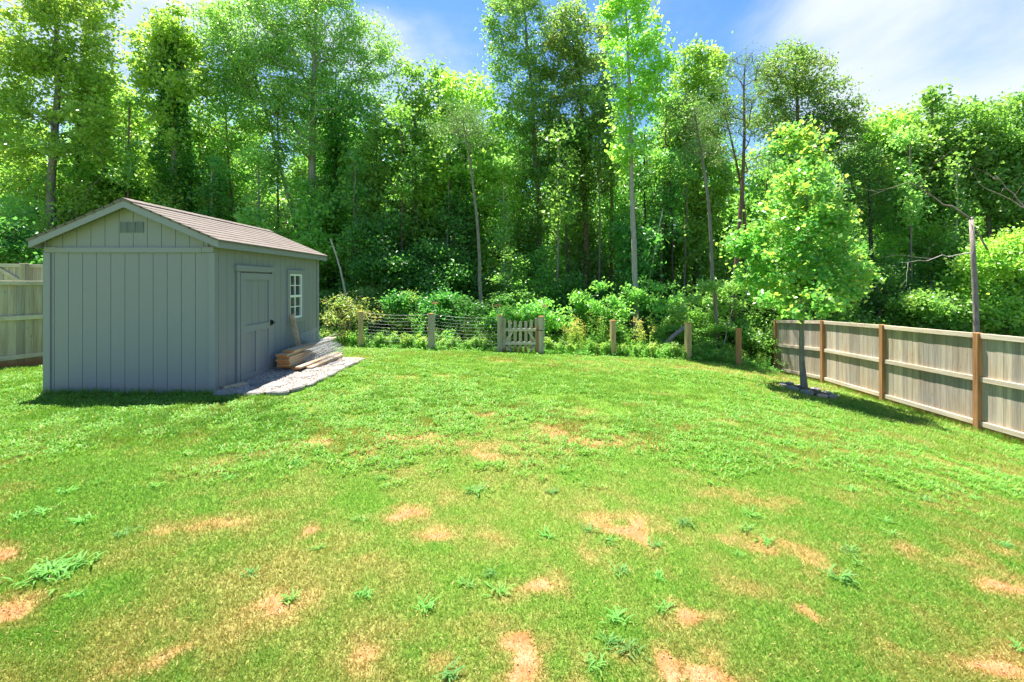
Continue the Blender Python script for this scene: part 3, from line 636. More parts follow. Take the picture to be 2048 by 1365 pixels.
    Wn = put(wn, 'window', M['trim'], S, bevel=.003)
    fr = MB(); fx0, fx1 = xf - .03, xf + .012; e = .032; wm = (wz0 + wz1) / 2
    fr.box(fx0, fx1 + .008, wy0 + .001, wy0 + e, wz0, wz1); fr.box(fx0, fx1 + .008, wy1 - e, wy1 - .001, wz0, wz1)
    fr.box(fx0, fx1 + .006, wy0 + e, wy1 - e, wz1 - e, wz1); fr.box(fx0, fx1 + .012, wy0 + e, wy1 - e, wz0, wz0 + e + .008); fr.box(fx0, fx1 + .004, wy0 + e, wy1 - e, wm - .022, wm + .022)
    o = put(fr, 'window_frame', M['white'], S); o.parent = Wn
    mu = MB(); ym = (wy0 + wy1) / 2
    for za, zb_ in ((wz0 + e + .008, wm - .022), (wm + .022, wz1 - e)):
        zm = (za + zb_) / 2; mu.box(fx0 + .012, fx1 - .004, ym - .008, ym + .008, za, zb_); mu.box(fx0 + .012, fx1 - .006, wy0 + e, ym - .008, zm - .008, zm + .008); mu.box(fx0 + .012, fx1 - .006, ym + .008, wy1 - e, zm - .008, zm + .008)
    o = put(mu, 'muntins', M['white'], S); o.parent = Wn
    gl = MB(); gl.box(fx0 + .006, fx0 + .011, wy0 + e, wy1 - e, wz0 + e, wz1 - e); o = put(gl, 'pane', M['glass'], S); o.parent = Wn
shed()

# ------------------------------------------------------------------ gravel bed, stepping stones, edging
def rock(mb, c, rx, ry, rz, rs, n=10, m=0, rot=0.):
    """flat-topped irregular stone"""
    an = np.arange(n) * 2 * math.pi / n + rs.rand(n) * .3; rr = .82 + .3 * rs.rand(n)
    def ring(k, z): return [(c[0] + (math.cos(a) * rx * r * math.cos(rot) - math.sin(a) * ry * r * math.sin(rot)) * k, c[1] + (math.cos(a) * rx * r * math.sin(rot) + math.sin(a) * ry * r * math.cos(rot)) * k, z + (rs.rand() - .5) * rz * .12) for a, r in zip(an, rr)]
    R0, R1, R2 = ring(.96, c[2]), ring(1., c[2] + rz * .7), ring(.84, c[2] + rz)
    vs = R0 + R1 + R2; fs = [(j * n + i, j * n + (i + 1) % n, (j + 1) * n + (i + 1) % n, (j + 1) * n + i) for j in range(2) for i in range(n)] + [tuple(2 * n + i for i in range(n))]
    mb.add(vs, fs, m=m)
def bed():
    rs = np.random.RandomState(3); x0, x1, y0, y1 = BED
    poly = [(-4.21, 6.44), (-3.62, 6.50), (-3.2, 6.56), (-3.08, 7.1), (-3.05, 7.8), (-3.0, 9.5), (-4.21, 9.62)]
    xs = np.arange(-4.2, -2.98, .06); ys = np.arange(6.44, 9.65, .06); X, Y = np.meshgrid(xs, ys)
    mb = MB(); zt = lambda x, y: float(gz(x, y)) + .022
    nx = len(xs); Z = gz(X, Y) + .03 + .012 * (rs.rand(*X.shape))
    xr = np.interp(Y, [6.44, 6.56, 7.1, 7.8, 9.6], [-3.5, -3.14, -3.07, -3.05, -3.0]); Xc = np.minimum(X, xr)
    V = np.stack([Xc.ravel(), Y.ravel(), Z.ravel()], 1); i = np.arange(X.size).reshape(X.shape)
    T = np.stack([i[:-1, :-1], i[:-1, 1:], i[1:, 1:], i[1:, :-1]], -1).reshape(-1, 4)
    npmesh('gravel_bed', V, T, M['gravel'], None, k=4); tag(D.objects['gravel_bed'], kind='structure')
    n = 15000; px = -4.19 + 1.17 * rs.rand(n); py = 6.46 + 3.12 * rs.rand(n); ok = px < np.interp(py, [6.44, 6.56, 7.1, 7.8, 9.6], [-3.5, -3.14, -3.07, -3.05, -3.0]) - .02
    px, py = px[ok], py[ok]; n = len(px); s = .008 + .012 * rs.rand(n); c = np.stack([px, py, gz(px, py) + .036 + .008 * rs.rand(n)], 1)
    base = np.array([[1,0,0],[-1,0,0],[0,1,0],[0,-1,0],[0,0,.7],[0,0,-.7]]); jit = .75 + .5 * rs.rand(n, 6, 1)
    V = (c[:, None] + base[None] * s[:, None, None] * jit).reshape(-1, 3); fo = np.array([[0,2,4],[2,1,4],[1,3,4],[3,0,4],[2,0,5],[1,2,5],[3,1,5],[0,3,5]])
    T = (np.arange(n)[:, None, None] * 6 + fo[None]).reshape(-1, 3)
    o = npmesh('pebbles', V, T, M['pebble']); tag(o, kind='stuff', label='pale pea gravel filling the bed along the shed', cat='gravel')
    # edging stones
    path = [(-4.12, 6.42), (-3.62, 6.47), (-3.18, 6.56), (-3.05, 7.1), (-3.02, 7.8), (-2.98, 9.52)]
    d = np.r_[0, np.cumsum([math.dist(path[i], path[i + 1]) for i in range(5)])]; q = .16; k = 0; first = None
    while q < d[-1] - .1:
        x = np.interp(q, d, [p[0] for p in path]); y = np.interp(q, d, [p[1] for p in path]); x2 = np.interp(q + .05, d, [p[0] for p in path]); y2 = np.interp(q + .05, d, [p[1] for p in path])
        ln = .15 + .05 * rs.rand(); mb = MB(); rock(mb, (0, 0, 0), ln, .062 + .02 * rs.rand(), .07, rs, 11)
        o = mb.build('edging_stone', M['stone']); o.location = (x, y, float(gz(x, y)) - .015); o.rotation_euler = (0, 0, math.atan2(y2 - y, x2 - x))
        kk = len([1 for z in D.objects if z.name.startswith('edging_stone')]); nm = ['first', 'second', 'third', 'fourth', 'fifth', 'sixth', 'seventh', 'eighth', 'ninth', 'tenth', 'eleventh', 'twelfth', 'thirteenth'][min(kk - 1, 12)]
        tag(o, f'pale edging stone, {nm} from the shed corner along the gravel bed', 'edging stone', 'edging stones round the gravel bed'); q += ln * 2 + .015
    steps = [(-3.62, 7.0, .30, .22, 'large grey stepping stone nearest the shed door'), (-3.42, 7.62, .22, .2, 'grey stepping stone set in gravel past the door'),
             (-3.5, 8.15, .24, .18, 'flat grey stepping stone beside the ends of the loose planks'), (-3.25, 8.75, .16, .2, 'small stepping stone at the far end of the gravel bed')]
    for x, y, rx, ry, lb in steps:
        mb = MB(); rock(mb, (0, 0, 0), rx, ry, .03, rs, 12); o = mb.build('stepping_stone', M['slate']); o.location = (x, y, float(gz(x, y)) + .03); tag(o, lb, 'stepping stone')
    mb = MB(); mb.beam((-.17, 0, 0), (.17, .04, .0), .10, .055); o = mb.build('wood_block', M['lumber'], bevel=.004); o.location = (-4.06, 6.83, float(gz(-4.0, 6.8)) + .05); o.rotation_euler = (0, 0, .9)
    tag(o, 'short weathered wood block lying at the shed corner by the door', 'wood block')
bed()

# ------------------------------------------------------------------ lumber by the wall
def board(name, a, b, w, d, label, cat, up=(0, 0, 1), group=None, ends='endcut', body='lumber', rs=random.Random(1)):
    a = np.array(a, float); b = np.array(b, float); c = (a + b) / 2; mb = MB(); mb.beam(a - c, b - c, w, d, up)
    mb.m[0] = 1; mb.m[1] = 1
    o = mb.build(name, [M[body], M[ends]], bevel=.003); o.location = tuple(c); return tag(o, label, cat, group)
def lumber():
    rr = random.Random(5); g0 = float(gz(-3.95, 8.5)) + .05
    pos = ['bottom', 'second from the bottom', 'third from the bottom', 'fourth from the bottom', 'fifth from the bottom', 'sixth from the bottom', 'topmost']
    for x in (8.25, 9.6):
        o = board('bearer_block', (-4.12, x, g0 + .01), (-3.72, x, g0 + .01), .09, .045, f"short bearer under the {'near' if x < 9 else 'far'} end of the lumber stack", 'wood block')
    for i in range(7):
        z = g0 + .052 + i * .0425; dx = rr.uniform(-.02, .02); y = 8.02 + rr.uniform(-.07, .09)
        if i == 6: y += .04
        o = board('plank', (-3.90 + dx, y, z), (-3.90 + dx + rr.uniform(-.01, .02), y + 1.95 + rr.uniform(-.1, .1), z), .22 + rr.uniform(-.02, .02), .038,
                  f'weathered plank with orange cut end, {pos[i]} in the stack', 'plank', group='planks stacked by the shed wall', ends='endcut', body='lumber')
    board('plank', (-3.72, 8.05, g0 + .0), (-3.60, 9.9, g0 + .0), .14, .038, 'loose grey plank lying on gravel right of the lumber stack', 'plank')
    board('plank', (-3.50, 8.12, g0 + .005), (-3.44, 9.5, g0 + .02), .10, .06, 'loose plank with pale cut end nearest the stepping stones', 'plank', ends='freshcut')
    board('plank', (-3.62, 7.92, g0 + .055), (-3.56, 9.6, g0 + .05), .11, .036, 'loose plank with orange end resting across two other planks', 'plank')
    board('leaning_board', (-3.98, 8.78, .34), (-4.13, 8.80, .985), .085, .038, 'narrow weathered board leaning on the shed under the window', 'board', up=(0, 1, 0), ends='lumber')
    mb = MB(); mb.tube([(0, 0, 0), (0, 0, .2)], .028, 10); mb.tube([(0, 0, .2), (0, 0, .235)], .034, 10); o = mb.build('pipe_stub', M['white']); o.location = (-4.12, 8.28, float(gz(-4.1, 8.3)) + .02)
    tag(o, 'short white plastic pipe standing between shed door and lumber', 'pipe')
lumber()
def wire_roll(loc, axis, r_in, r_out, turns, length, flare, label, seed, half=0.):
    """loose spiral of welded wire"""
    rs = np.random.RandomState(seed); n = int(turns * 22); mb = MB(); th = np.linspace(0, turns * 2 * math.pi, n)
    wv = .02 * np.sin(th * 1.7 + 1) + .012 * rs.randn(n).cumsum() / math.sqrt(n) * 2
    r = r_in + (r_out - r_in) * th / th[-1] + wv
    def P(i, s): 
        rr = r[i] * (1 + flare * (s / length) ** 2); x, z = rr * math.cos(th[i] + half) * 1.1, rr * math.sin(th[i] + half) * .72
        sk = .05 * math.sin(th[i] * .7 + s * 4)
        return (x + sk * .4, s + sk, z)
    m = int(length / .065)
    for k in range(m + 1): mb.tube([P(i, length * k / m) for i in range(n)], .0023, 3, cap=False)
    for i in range(0, n, 1): mb.tube([P(i, length * k / 8) for k in range(9)], .0023, 3, cap=False)
    o = mb.build('wire_mesh_roll', M['wire']); o.location = loc; o.rotation_euler = axis; return tag(o, label, 'wire mesh')
wire_roll((-3.62, 8.42, .24), (0, 0, -.08), .10, .27, 3.2, .85, .2, 'loose roll of galvanised wire mesh lying on the lumber by the shed', 3)
wire_roll((-3.84, 8.85, .52), (R(10), R(8), -.30), .14, .20, .60, .50, .3, 'springy open curl of wire mesh rising above the roll by the shed', 8, half=2.6)

# ------------------------------------------------------------------ right fence
def fence_right():
    P = [(9.21, 15.6, .33), (9.09, 13.1, .52), (8.81, 10.68, .62), (8.68, 8.4, .68), (8.60, 6.05, .74), (8.55, 3.6, .78)]
    S = empty('privacy_fence', (P[2][0], P[2][1], P[2][2] - 1.83)); tag(S, 'weathered grey board fence with orange brown posts running down the right side', 'fence')
    rs = random.Random(2)
    for i, (x, y, zt) in enumerate(P):
        m = MB(); gb = float(gz(x, y)) - .15; a = .05
        m.box(x - a, x + a, y - a, y + a, gb, zt, h=[0.1] * 4 + [1.9] * 4); put(m, 'fence_post', M['post'], S, bevel=.006)
    for (a, b) in zip(P[:-1], P[1:]):
        a = np.array(a); b = np.array(b); d = (b - a)[:2]; ln = np.hypot(*d); u = d / ln; nrm = np.array([-u[1], u[0]]);
        if nrm[0] < 0: nrm = -nrm                     # away from the yard
        off = nrm * .012
        for k, dz in enumerate((.055, .85, 1.66)):
            m = MB(); A = a + np.array([*(u * .052 + off), -dz]); B = b + np.array([*(-u * .052 + off), -dz]); m.beam(A, B, .038, .09); put(m, 'fence_rail', M['rail'], S, bevel=.003)
        m = MB(); n = 17; w = ln / n
        for j in range(n):
            s0 = j * w + .0015; s1 = (j + 1) * w - .0015 - rs.random() * .002; o0 = .033 + rs.random() * .003; o1 = o0 + .016
            c = []
            for s_, o_ in ((s0, o0), (s1, o0), (s1, o1), (s0, o1)):
                q = a + (b - a) * s_ / ln; xy = q[:2] + nrm * o_; c.append((xy[0], xy[1], q[2]))
            top = rs.uniform(-.012, .0) - .005; lo = []; 
            for x, y, z in c: lo.append((x, y, float(gz(x, y)) - .02))
            hi = [(x, y, z + top) for x, y, z in c]
            if nrm[0] * u[1] - nrm[1] * u[0] > 0: lo = lo[::-1]; hi = hi[::-1]
            m.hexa(lo, hi, h=[.02] * 4 + [1.85] * 4)
        put(m, 'board_panel', M['board'], S)
fence_right()
def fence_bay(S, a, b, nb, rails, nside, hgt=1.83, rs=random.Random(3), brace=False, body='board', wide=.14):
    """boards and rails between two post tops a, b; nside = unit normal towards the board side"""
    a = np.array(a, float); b = np.array(b, float); u = (b - a)[:2]; ln = np.hypot(*u); u = u / ln; nrm = np.array(nside, float)
    rm = M['railx'] if abs(u[0]) > abs(u[1]) else M['rail']
    for dz in rails:
        m = MB(); m.beam(a + np.array([*(nrm * .012 + u * .05), -dz]), b + np.array([*(nrm * .012 - u * .05), -dz]), .038, .09); put(m, 'fence_rail', rm, S, bevel=.003)
    if brace:
        m = MB(); m.beam(a + (b - a) * .30 + np.array([*(nrm * .012), -.10]), a + (b - a) * .03 + np.array([*(nrm * .012), -.52]), .036, .085, up=(*(-nrm), 0) if False else (0, 0, 1)); put(m, 'fence_brace', rm, S)
    m = MB(); w = ln / nb
    for j in range(nb):
        s0, s1 = j * w + .002, (j + 1) * w - .002 - rs.random() * .002; o0 = .033 + rs.random() * .003; c = []
        for s_, o_ in ((s0, o0), (s1, o0), (s1, o0 + .016), (s0, o0 + .016)):
            q = a + (b - a) * s_ / ln; xy = q[:2] + nrm * o_; c.append((xy[0], xy[1], q[2]))
        lo = [(x, y, max(float(gz(x, y)) - .02, z - hgt - .05)) for x, y, z in c]; hi = [(x, y, z - .004) for x, y, z in c]
        if nrm[0] * u[1] - nrm[1] * u[0] > 0: lo = lo[::-1]; hi = hi[::-1]
        m.hexa(lo, hi, h=[.02] * 4 + [1.85] * 4)
    put(m, 'board_panel', M[body], S)
def fence_left():
    S = empty('privacy_fence', (-10.3, 9.3, float(gz(-10.3, 9.3)))); tag(S, 'greyish tan board fence standing at the left edge behind the shed', 'fence')
    u = np.array([.29, .957]); p0 = np.array([-10.3, 9.3]); ns = (-.957, .29)
    tops = [(*(p0 + u * t), EYE + .045) for t in (-5.2, -2.75, 2.35 - 2.65, 2.1, 4.5)]
    for (x, y, z) in tops:
        m = MB(); m.box(x - .05, x + .05, y - .05, y + .05, float(gz(x, y)) - .15, z - .0, h=[.1] * 4 + [1.9] * 4)
        if abs(y - 9.0) > .6: put(m, 'fence_post', M['greypost'], S)
    for a, b in zip(tops[:-1], tops[1:]): fence_bay(S, a, b, 17, (.05, .78, 1.60), ns)
    # neighbour's fence behind, with a corner post
    Yc = 12.6; xp = X_(50, Yc); zt = EYE + (HY - 527.5) / F * Yc
    S = empty('corner_fence', (xp, Yc, float(gz(xp, Yc)))); tag(S, 'taller weathered fence corner with diagonal brace rising behind the left fence', 'fence')
    m = MB(); m.box(xp - .08, xp + .08, Yc - .08, Yc + .08, float(gz(xp, Yc)) - .1, zt, h=[.1] * 4 + [2.] * 4); put(m, 'fence_post', M['greypost'], S, bevel=.006)
    fence_bay(S, (xp, Yc, zt - .01), (xp - 2.4, Yc - .25, zt + .02), 17, (.05, .8, 1.6), (0, 1.), hgt=2.1, brace=True)
    fence_bay(S, (xp, Yc, zt - .01), (xp + 2.3, Yc + 1.1, zt - .10), 17, (.05, .8, 1.6), (-.43, .9), hgt=2.1)
fence_left()

# ------------------------------------------------------------------ far posts, netting, gate
def yard_post(px, ybot, ytop, Y, w, rot, m, label, group='square posts along the far edge of the lawn'):
    x = X_(px, Y); g0 = float(gz(x, Y)); z1 = EYE + (HY - ytop) / F * Y
    o = empty('square_post', (x, Y, g0), rot); tag(o, label, 'post', group)
    mb = MB(); a = w / 2; mb.box(-a, a, -a, a, -.2, z1 - g0 - .012, h=[0.3] * 4 + [1.5] * 4); mb.build('shaft', M[m], o, bevel=.006)
    mb = MB(); mb.box(-a - .0, a + .0, -a - .0, a + .0, z1 - g0 - .0125, z1 - g0 + .004); mb.build('cap', M['endcut'], o)
    return x, Y, z1
PO = {}
PO['a'] = yard_post(721.5, 697, 624, 13.7, .145, .35, 'tanpost', 'tan square post beside the orange tinged bush past the shed')
PO['b'] = yard_post(862.5, 701, 627.5, 13.4, .145, -.45, 'greypost', 'greenish grey square post halfway between shed and picket gate')
PO['e'] = yard_post(1226, 715, 641, 13.7, .14, .12, 'tanpost', 'slim tan square post first to the right of the picket gate')
PO['f'] = yard_post(1376, 723, 646.5, 13.3, .145, .25, 'tanpost', 'tan square post with a dead log leaning just beside it')
PO['g'] = yard_post(1477, 734, 657, 12.95, .145, -.35, 'post', 'orange brown square post nearest the end of the right fence')
def gate():
    Y = 13.5; xa, xb = X_(995, Y), X_(1087, Y); g0 = float(gz((xa + xb) / 2, Y)); z1 = EYE + (HY - 634) / F * Y
    S = empty('picket_gate', ((xa + xb) / 2, Y, g0)); tag(S, 'low weathered picket gate between two grey posts at the lawn edge', 'gate')
    zt = {0: z1 + .03, 1: z1}
    for i, x in enumerate((xa + .07, xb - .07)):
        m = MB(); m.box(x - .072, x + .072, Y - .07, Y + .07, g0 - .2, zt[i], h=[.3] * 4 + [1.5] * 4); put(m, 'gate_post', M['greypost'], S, bevel=.006)
        m = MB(); m.box(x - .0725, x + .0725, Y - .0705, Y + .0705, zt[i] + .001, zt[i] + .018); put(m, 'post_cap', M['endcut'], S)
    x0, x1 = xa + .16, xb - .16; n = 7; w = .088; rs = random.Random(4)
    for j in range(n):
        x = x0 + w / 2 + (x1 - x0 - w) * j / (n - 1); m = MB(); dip = .09 * (1 - (2 * j / (n - 1) - 1) ** 2); t = z1 - .04 - dip + rs.uniform(-.01, .01); zb = g0 + .05
        m.hexa([(x - w / 2, Y + .03, zb), (x + w / 2, Y + .03, zb), (x + w / 2, Y + .048, zb), (x - w / 2, Y + .048, zb)],
               [(x - w / 2, Y + .03, t - .02), (x + w / 2, Y + .03, t - .02), (x + w / 2, Y + .048, t - .02), (x - w / 2, Y + .048, t - .02)], h=[.02] * 4 + [1.2] * 4)
        m.hexa([(x - w / 2, Y + .0302, t - .0198), (x + w / 2, Y + .0302, t - .0198), (x + w / 2, Y + .0478, t - .0198), (x - w / 2, Y + .0478, t - .0198)],
               [(x - w / 5, Y + .0302, t), (x + w / 5, Y + .0302, t), (x + w / 5, Y + .0478, t), (x - w / 5, Y + .0478, t)], h=[1.2] * 8)
        put(m, 'picket', M['board'], S)
    zr1, zr2 = EYE + (HY - 660) / F * Y, EYE + (HY - 687) / F * Y
    for z in (zr1, zr2): m = MB(); m.box(x0 - .02, x1 + .02, Y - .008, Y + .029, z - .042, z + .042); put(m, 'gate_rail', M['railx'], S, bevel=.003)
    for x in (x0 + .03, x1 - .03): m = MB(); m.box(x - .042, x + .042, Y - .012, Y - .0085, g0 + .06, zr1 + .1, h=[.05] * 4 + [1.1] * 4); m.box(x - .042, x + .042, Y - .0083, Y + .0285, g0 + .06, zr2 - .045, h=[.05] * 4 + [1.1] * 4); put(m, 'gate_stile', M['board'] if x < (x0 + x1) / 2 else M['post'], S)
    for s_, x in ((1, x0 + .09), (-1, x1 - .09)):
        m = MB(); m.beam((x, Y + .009, zr2 + .06), (x + s_ * .20, Y + .009, zr1 - .05), .03, .055, up=(0, 0, 1)); put(m, 'corner_brace', M['railx'], S)
        m = MB(); m.beam((x + s_ * .16, Y + .009, g0 + .08), (x, Y + .009, g0 + .22), .03, .055); put(m, 'corner_brace', M['railx'], S)
    m = MB(); m.tube([(xb - .20, Y - .03, zr1 - .01), (xb - .07, Y - .085, zr1 - .015), (xb + .02, Y - .04, zr1 - .01)], .012, 6); m.box(xb - .16, xb - .13, Y - .035, Y - .013, zr1 - .03, zr1 + .02); put(m, 'latch', M['black'], S)
    return xa, xb, z1
GX0, GX1, GZ = gate()
def netting(a, b, za, zb, label):
    (x0, y0, z0), (x1, y1, z1) = a, b; u = np.array([x1 - x0, y1 - y0]); ln = np.hypot(*u); mb = MB(); rs = random.Random(int(ln * 100)); H = .98
    o = empty('netting_panel', ((x0 + x1) / 2, (y0 + y1) / 2, float(gz((x0 + x1) / 2, (y0 + y1) / 2)))); tag(o, label, 'netting')
    n = int(ln / .1); k = 10; W_ = [[None] * (k + 1) for _ in range(n + 1)]
    for i in range(n + 1):
        t = i / n; x, y = x0 + u[0] * t, y0 + u[1] * t + .08; zt = (z0 * (1 - t) + z1 * t) - .03 - .05 * math.sin(math.pi * t) + rs.uniform(-.004, .004)
        for j in range(k + 1): W_[i][j] = (x + .012 * math.sin(j * 2.1 + i * .8), y + .02 * math.sin(i * .5 + j), zt - H * j / k)
    for j in range(k + 1): mb.tube([W_[i][j] for i in range(n + 1)], .0024 if j == 0 else .0017, 3, cap=False)
    for i in range(n + 1): mb.tube(W_[i], .0009, 3, cap=False)
    put(mb, 'net', M['net'], o)
netting(PO['a'], PO['b'], 0, 0, 'thin pale wire netting between the tan post and the greenish grey post')
netting(PO['b'], (GX0 + .02, 13.5, GZ), 0, 0, 'sagging pale wire netting between the greenish grey post and the gate')
0 and netting((GX1, 13.5, GZ), PO['e'], 0, 0, 'netting half hidden in weeds directly right of the picket gate')
0 and netting(PO['e'], PO['f'], 0, 0, 'netting sunk in weeds between the slim tan post and the log')
0 and netting(PO['f'], PO['g'], 0, 0, 'netting between the two posts nearest the right fence')
def umbel_stake(px, ytip, Y, label, z0, seed):
    """rusty metal flower head on a thin rod"""
    rs = random.Random(seed); x = X_(px, Y); zt = EYE + (HY - ytip) / F * Y; S = empty('garden_stake', (x, Y, float(gz(x, Y)))); tag(S, label, 'garden ornament', 'rusty flower stakes behind the far posts')
    m = MB(); m.tube([(x, Y, float(gz(x, Y)) - .1), (x, Y, zt - .02)], .007, 6); put(m, 'rod', M['wire'], S)
    m = MB()
    for k in range(9):
        a = k * 2 * math.pi / 9 + rs.random() * .3; r = .085; d = (math.cos(a), math.sin(a))
        P = [(x, Y, zt), (x + d[0] * r * .5, Y + d[1] * r * .5, zt + .035), (x + d[0] * r, Y + d[1] * r, zt + rs.uniform(-.01, .025))]
        m.tube(P, .006, 4); e = P[2]; m.tube([(e[0], e[1], e[2] - .012), (e[0], e[1], e[2] + .004)], [.022, .012], 6)
    m.tube([(x, Y, zt), (x, Y, zt + .07)], [.012, .005], 5); put(m, 'flower_head', M['rust'], S)
umbel_stake(870, 607, 13.55, 'rusty flower stake rising beside the greenish grey post', 0, 1)
umbel_stake(995, 612, 13.75, 'rusty flower stake above the left post of the picket gate', 0, 2)
umbel_stake(1089, 613, 13.75, 'rusty flower stake above the right post of the picket gate', 0, 3)
def path_light():
    x, y = on_ground(1537, 741); z = float(gz(x, y)); S = empty('path_light', (x, y, z)); tag(S, 'small dark path light standing at the end of the right fence', 'garden light')
    m = MB(); m.tube([(x, y, z - .05), (x, y, z + .26)], .012, 8); put(m, 'stem', M['black'], S)
    m = MB(); m.tube([(x, y, z + .26), (x, y, z + .30), (x, y, z + .335)], [.045, .04, .05], 10); put(m, 'lantern', M['rust'], S)
    m = MB(); m.tube([(x, y, z + .336), (x, y, z + .35), (x, y, z + .39)], [.11, .085, .012], 12); put(m, 'shade', M['wire'], S)
path_light()

# ------------------------------------------------------------------ young maple with its stone ring
def maple():
    rs = np.random.RandomState(12); x, y = 6.32, 9.7; z = float(gz(x, y))
    B = [(1605,590,118,46),(1560,520,95,62),(1660,525,90,60),(1612,470,105,70),(1530,555,78,45),(1690,560,62,48),(1485,500,38,36),(1600,400,84,70),(1655,430,62,52),(1548,445,55,45),(1710,470,40,30),
         (1600,330,62,58),(1645,330,38,52),(1590,275,36,34),(1650,275,24,26),(1575,370,44,38),(1725,505,26,22),(1465,540,24,26)]
    tree('maple_tree', 'young green maple with yellow tipped leaves standing in a stone ring on the lawn', 'tree',
         [(x, y, z - .05), (x + .0, y, z + 1.3), (x + .02, y + .02, z + 2.8), (x + .05, y, z + 4.1), (x, y, z + 5.1)], .055,
         [(*pt(1605 + (px - 1605) * .9, py, 9.7 + ((i * 31) % 7 - 3) * .15)[:3], a * .78 * 9.7 / F, a * 9.7 / F * .78, b * 9.7 / F) for i, (px, py, a, b) in enumerate(B)],
         'maple', 'grey', ncl=270, lpc=62, lsize=.088, crad=.19, seed=12, up=.2, asp=.85, rtop=.01, yellow=.55, rtip=.004, flat=.75)
    # soil disc and ring stones
    cx, cy = TREE_C; mb = MB(); n = 20; vs = [(cx, cy, float(gz(cx, cy)) + .05)]
    for r, dz in ((.2, .05), (.45, .02)):
        for k in range(n): a = k * 2 * math.pi / n; vs.append((cx + r * math.cos(a), cy + r * math.sin(a), float(gz(cx + r * math.cos(a), cy + r * math.sin(a))) + dz + rs.rand() * .02))
    fs = [(0, 1 + k, 1 + (k + 1) % n) for k in range(n)] + [(1 + k, 1 + n + k, 1 + n + (k + 1) % n, 1 + (k + 1) % n) for k in range(n)]
    mb.add(vs, fs); o = mb.build('mulch', M['mulch'], smooth=True); tag(o, kind='stuff', label='dark mulch round the base of the maple', cat='mulch')
    spec = [(k, .46) for k in range(11)]
    for k, r in spec:
        a = 2 * math.pi * k / 11 + .1; px, py = cx + r * math.cos(a), cy + r * math.sin(a); m = MB(); rock(m, (0, 0, 0), .11 + .02 * rs.rand(), .062, .062 + .02 * rs.rand(), rs, 10)
        pink = (k == 8); o = m.build('ring_stone', M['ringpink' if pink else 'ringstone']); o.location = (px, py, float(gz(px, py)) - .01); o.rotation_euler = (0, 0, a + math.pi / 2)
        if pink: tag(o, 'pinkish ring stone at the front of the ring under the maple', 'ring stone')
        else: tag(o, 'rough grey stone in the ring round the maple trunk', 'ring stone', 'grey stones in the ring under the maple')
maple()

# ------------------------------------------------------------------ trees of the wood edge, one by one (rows and columns of the photo, at their own depth)
rg0 = random.Random(6)
def where(px):
    for lim, w in ((420, 'above the left half of the shed'), (680, 'right of the vine column above the shed roof'), (860, 'behind the left wire netting'), (1000, 'behind the right wire netting'), (1130, 'behind the picket gate'),
                   (1270, 'between the gate and the pale trunk'), (1400, 'between the pale trunk and the log post'), (1560, 'left of the young maple'), (1720, 'behind the young maple'), (1900, 'between the maple and the bare snag')):
        if px < lim: return w
    return 'right of the bare snag'
LOOK = {'leaf_fresh': 'fresh green', 'leaf_deep': 'dark green', 'leaf_pale': 'pale green', 'leaf_bright': 'bright green', 'leaf_weed': 'mid green'}
def look(o):
    for c in o.children:
        if c.name.startswith('crown'): return LOOK.get(c.data.materials[0].name, 'green')
    return 'green'
def HT(name, label, Y, trunk, r0, blobs, leaf, bark='grey', **k):
    big = leaf not in ('pine',) and name not in ('poplar_tree', 'leaning_sapling', 'sapling_tree') and blobs
    q = 1.
    if big: q = (Y + 2.6) / Y; Y += 2.6
    elif name in ('poplar_tree', 'leaning_pine_tree'): Y -= .5
    if 'ncl' in k: k['ncl'] = int(k['ncl'] * .92)
    if big:
        lo = max(b[1] + b[3] for b in blobs); cx = np.median([b[0] for b in blobs]); r = np.median([b[2] for b in blobs]); blobs = list(blobs)
        while lo < 540: blobs.append((cx + (rg0.random() - .5) * r * 1.3, lo + 12, r * (.55 + .35 * rg0.random()), 34)); lo += 42; k['ncl'] = int(k['ncl'] * 1.07)
    k['lpc'] = int(k.get('lpc', 55) * .92); k['crad'] = k.get('crad', .42) * (.95 if big else 1); k['lsize'] = k.get('lsize', .13) * (1.06 if big else 1)
    return tree(name, label, 'tree', tk(trunk, Y), r0 * q, bl(blobs, Y), leaf, bark, **k)
HT('sweetgum_tree', 'tall bright green forked tree with yellowish leaves behind the left end of the shed', 16.5, [(104,600),(106,420),(112,300),(118,160),(112,0),(108,-120)], .17,
   [(60,60,75,90),(150,70,75,100),(190,150,50,70),(100,190,80,70),(40,250,70,70),(165,270,70,60),(60,340,60,50),(150,-40,90,80),(30,150,50,80),(205,40,30,50),(215,230,28,40)],
   'bright', 'grey', ncl=430, lpc=62, lsize=.15, crad=.42, seed=21, yellow=.45)
HT('sweetgum_tree', 'grey trunked leafy tree at the far left frame edge behind the corner fence', 18, [(150,600),(150,330),(156,250),(170,100),(175,-60)], .13,
   [(150,380,70,60),(90,440,80,50),(30,480,60,50),(175,200,50,60),(180,320,60,60),(25,400,50,60)], 'fresh', 'grey', ncl=240, lpc=60, lsize=.15, crad=.45, seed=22, yellow=.3)
HT('vine_covered_tree', 'narrow column of dark green vines topped with bright leaves above the shed roof', 16.2, [(350,600),(348,420),(346,250),(344,120),(338,20),(334,-10)], .15,
   [(340,40,30,40),(310,95,45,36),(365,110,50,40),(330,150,50,36),(285,128,30,14),(380,165,40,40),(352,75,40,30),(300,175,28,16),(325,70,26,24)], 'bright', 'pale',
   ncl=230, lpc=50, lsize=.14, crad=.33, seed=23, yellow=.3, vine=(.1,.86,.72,11000))
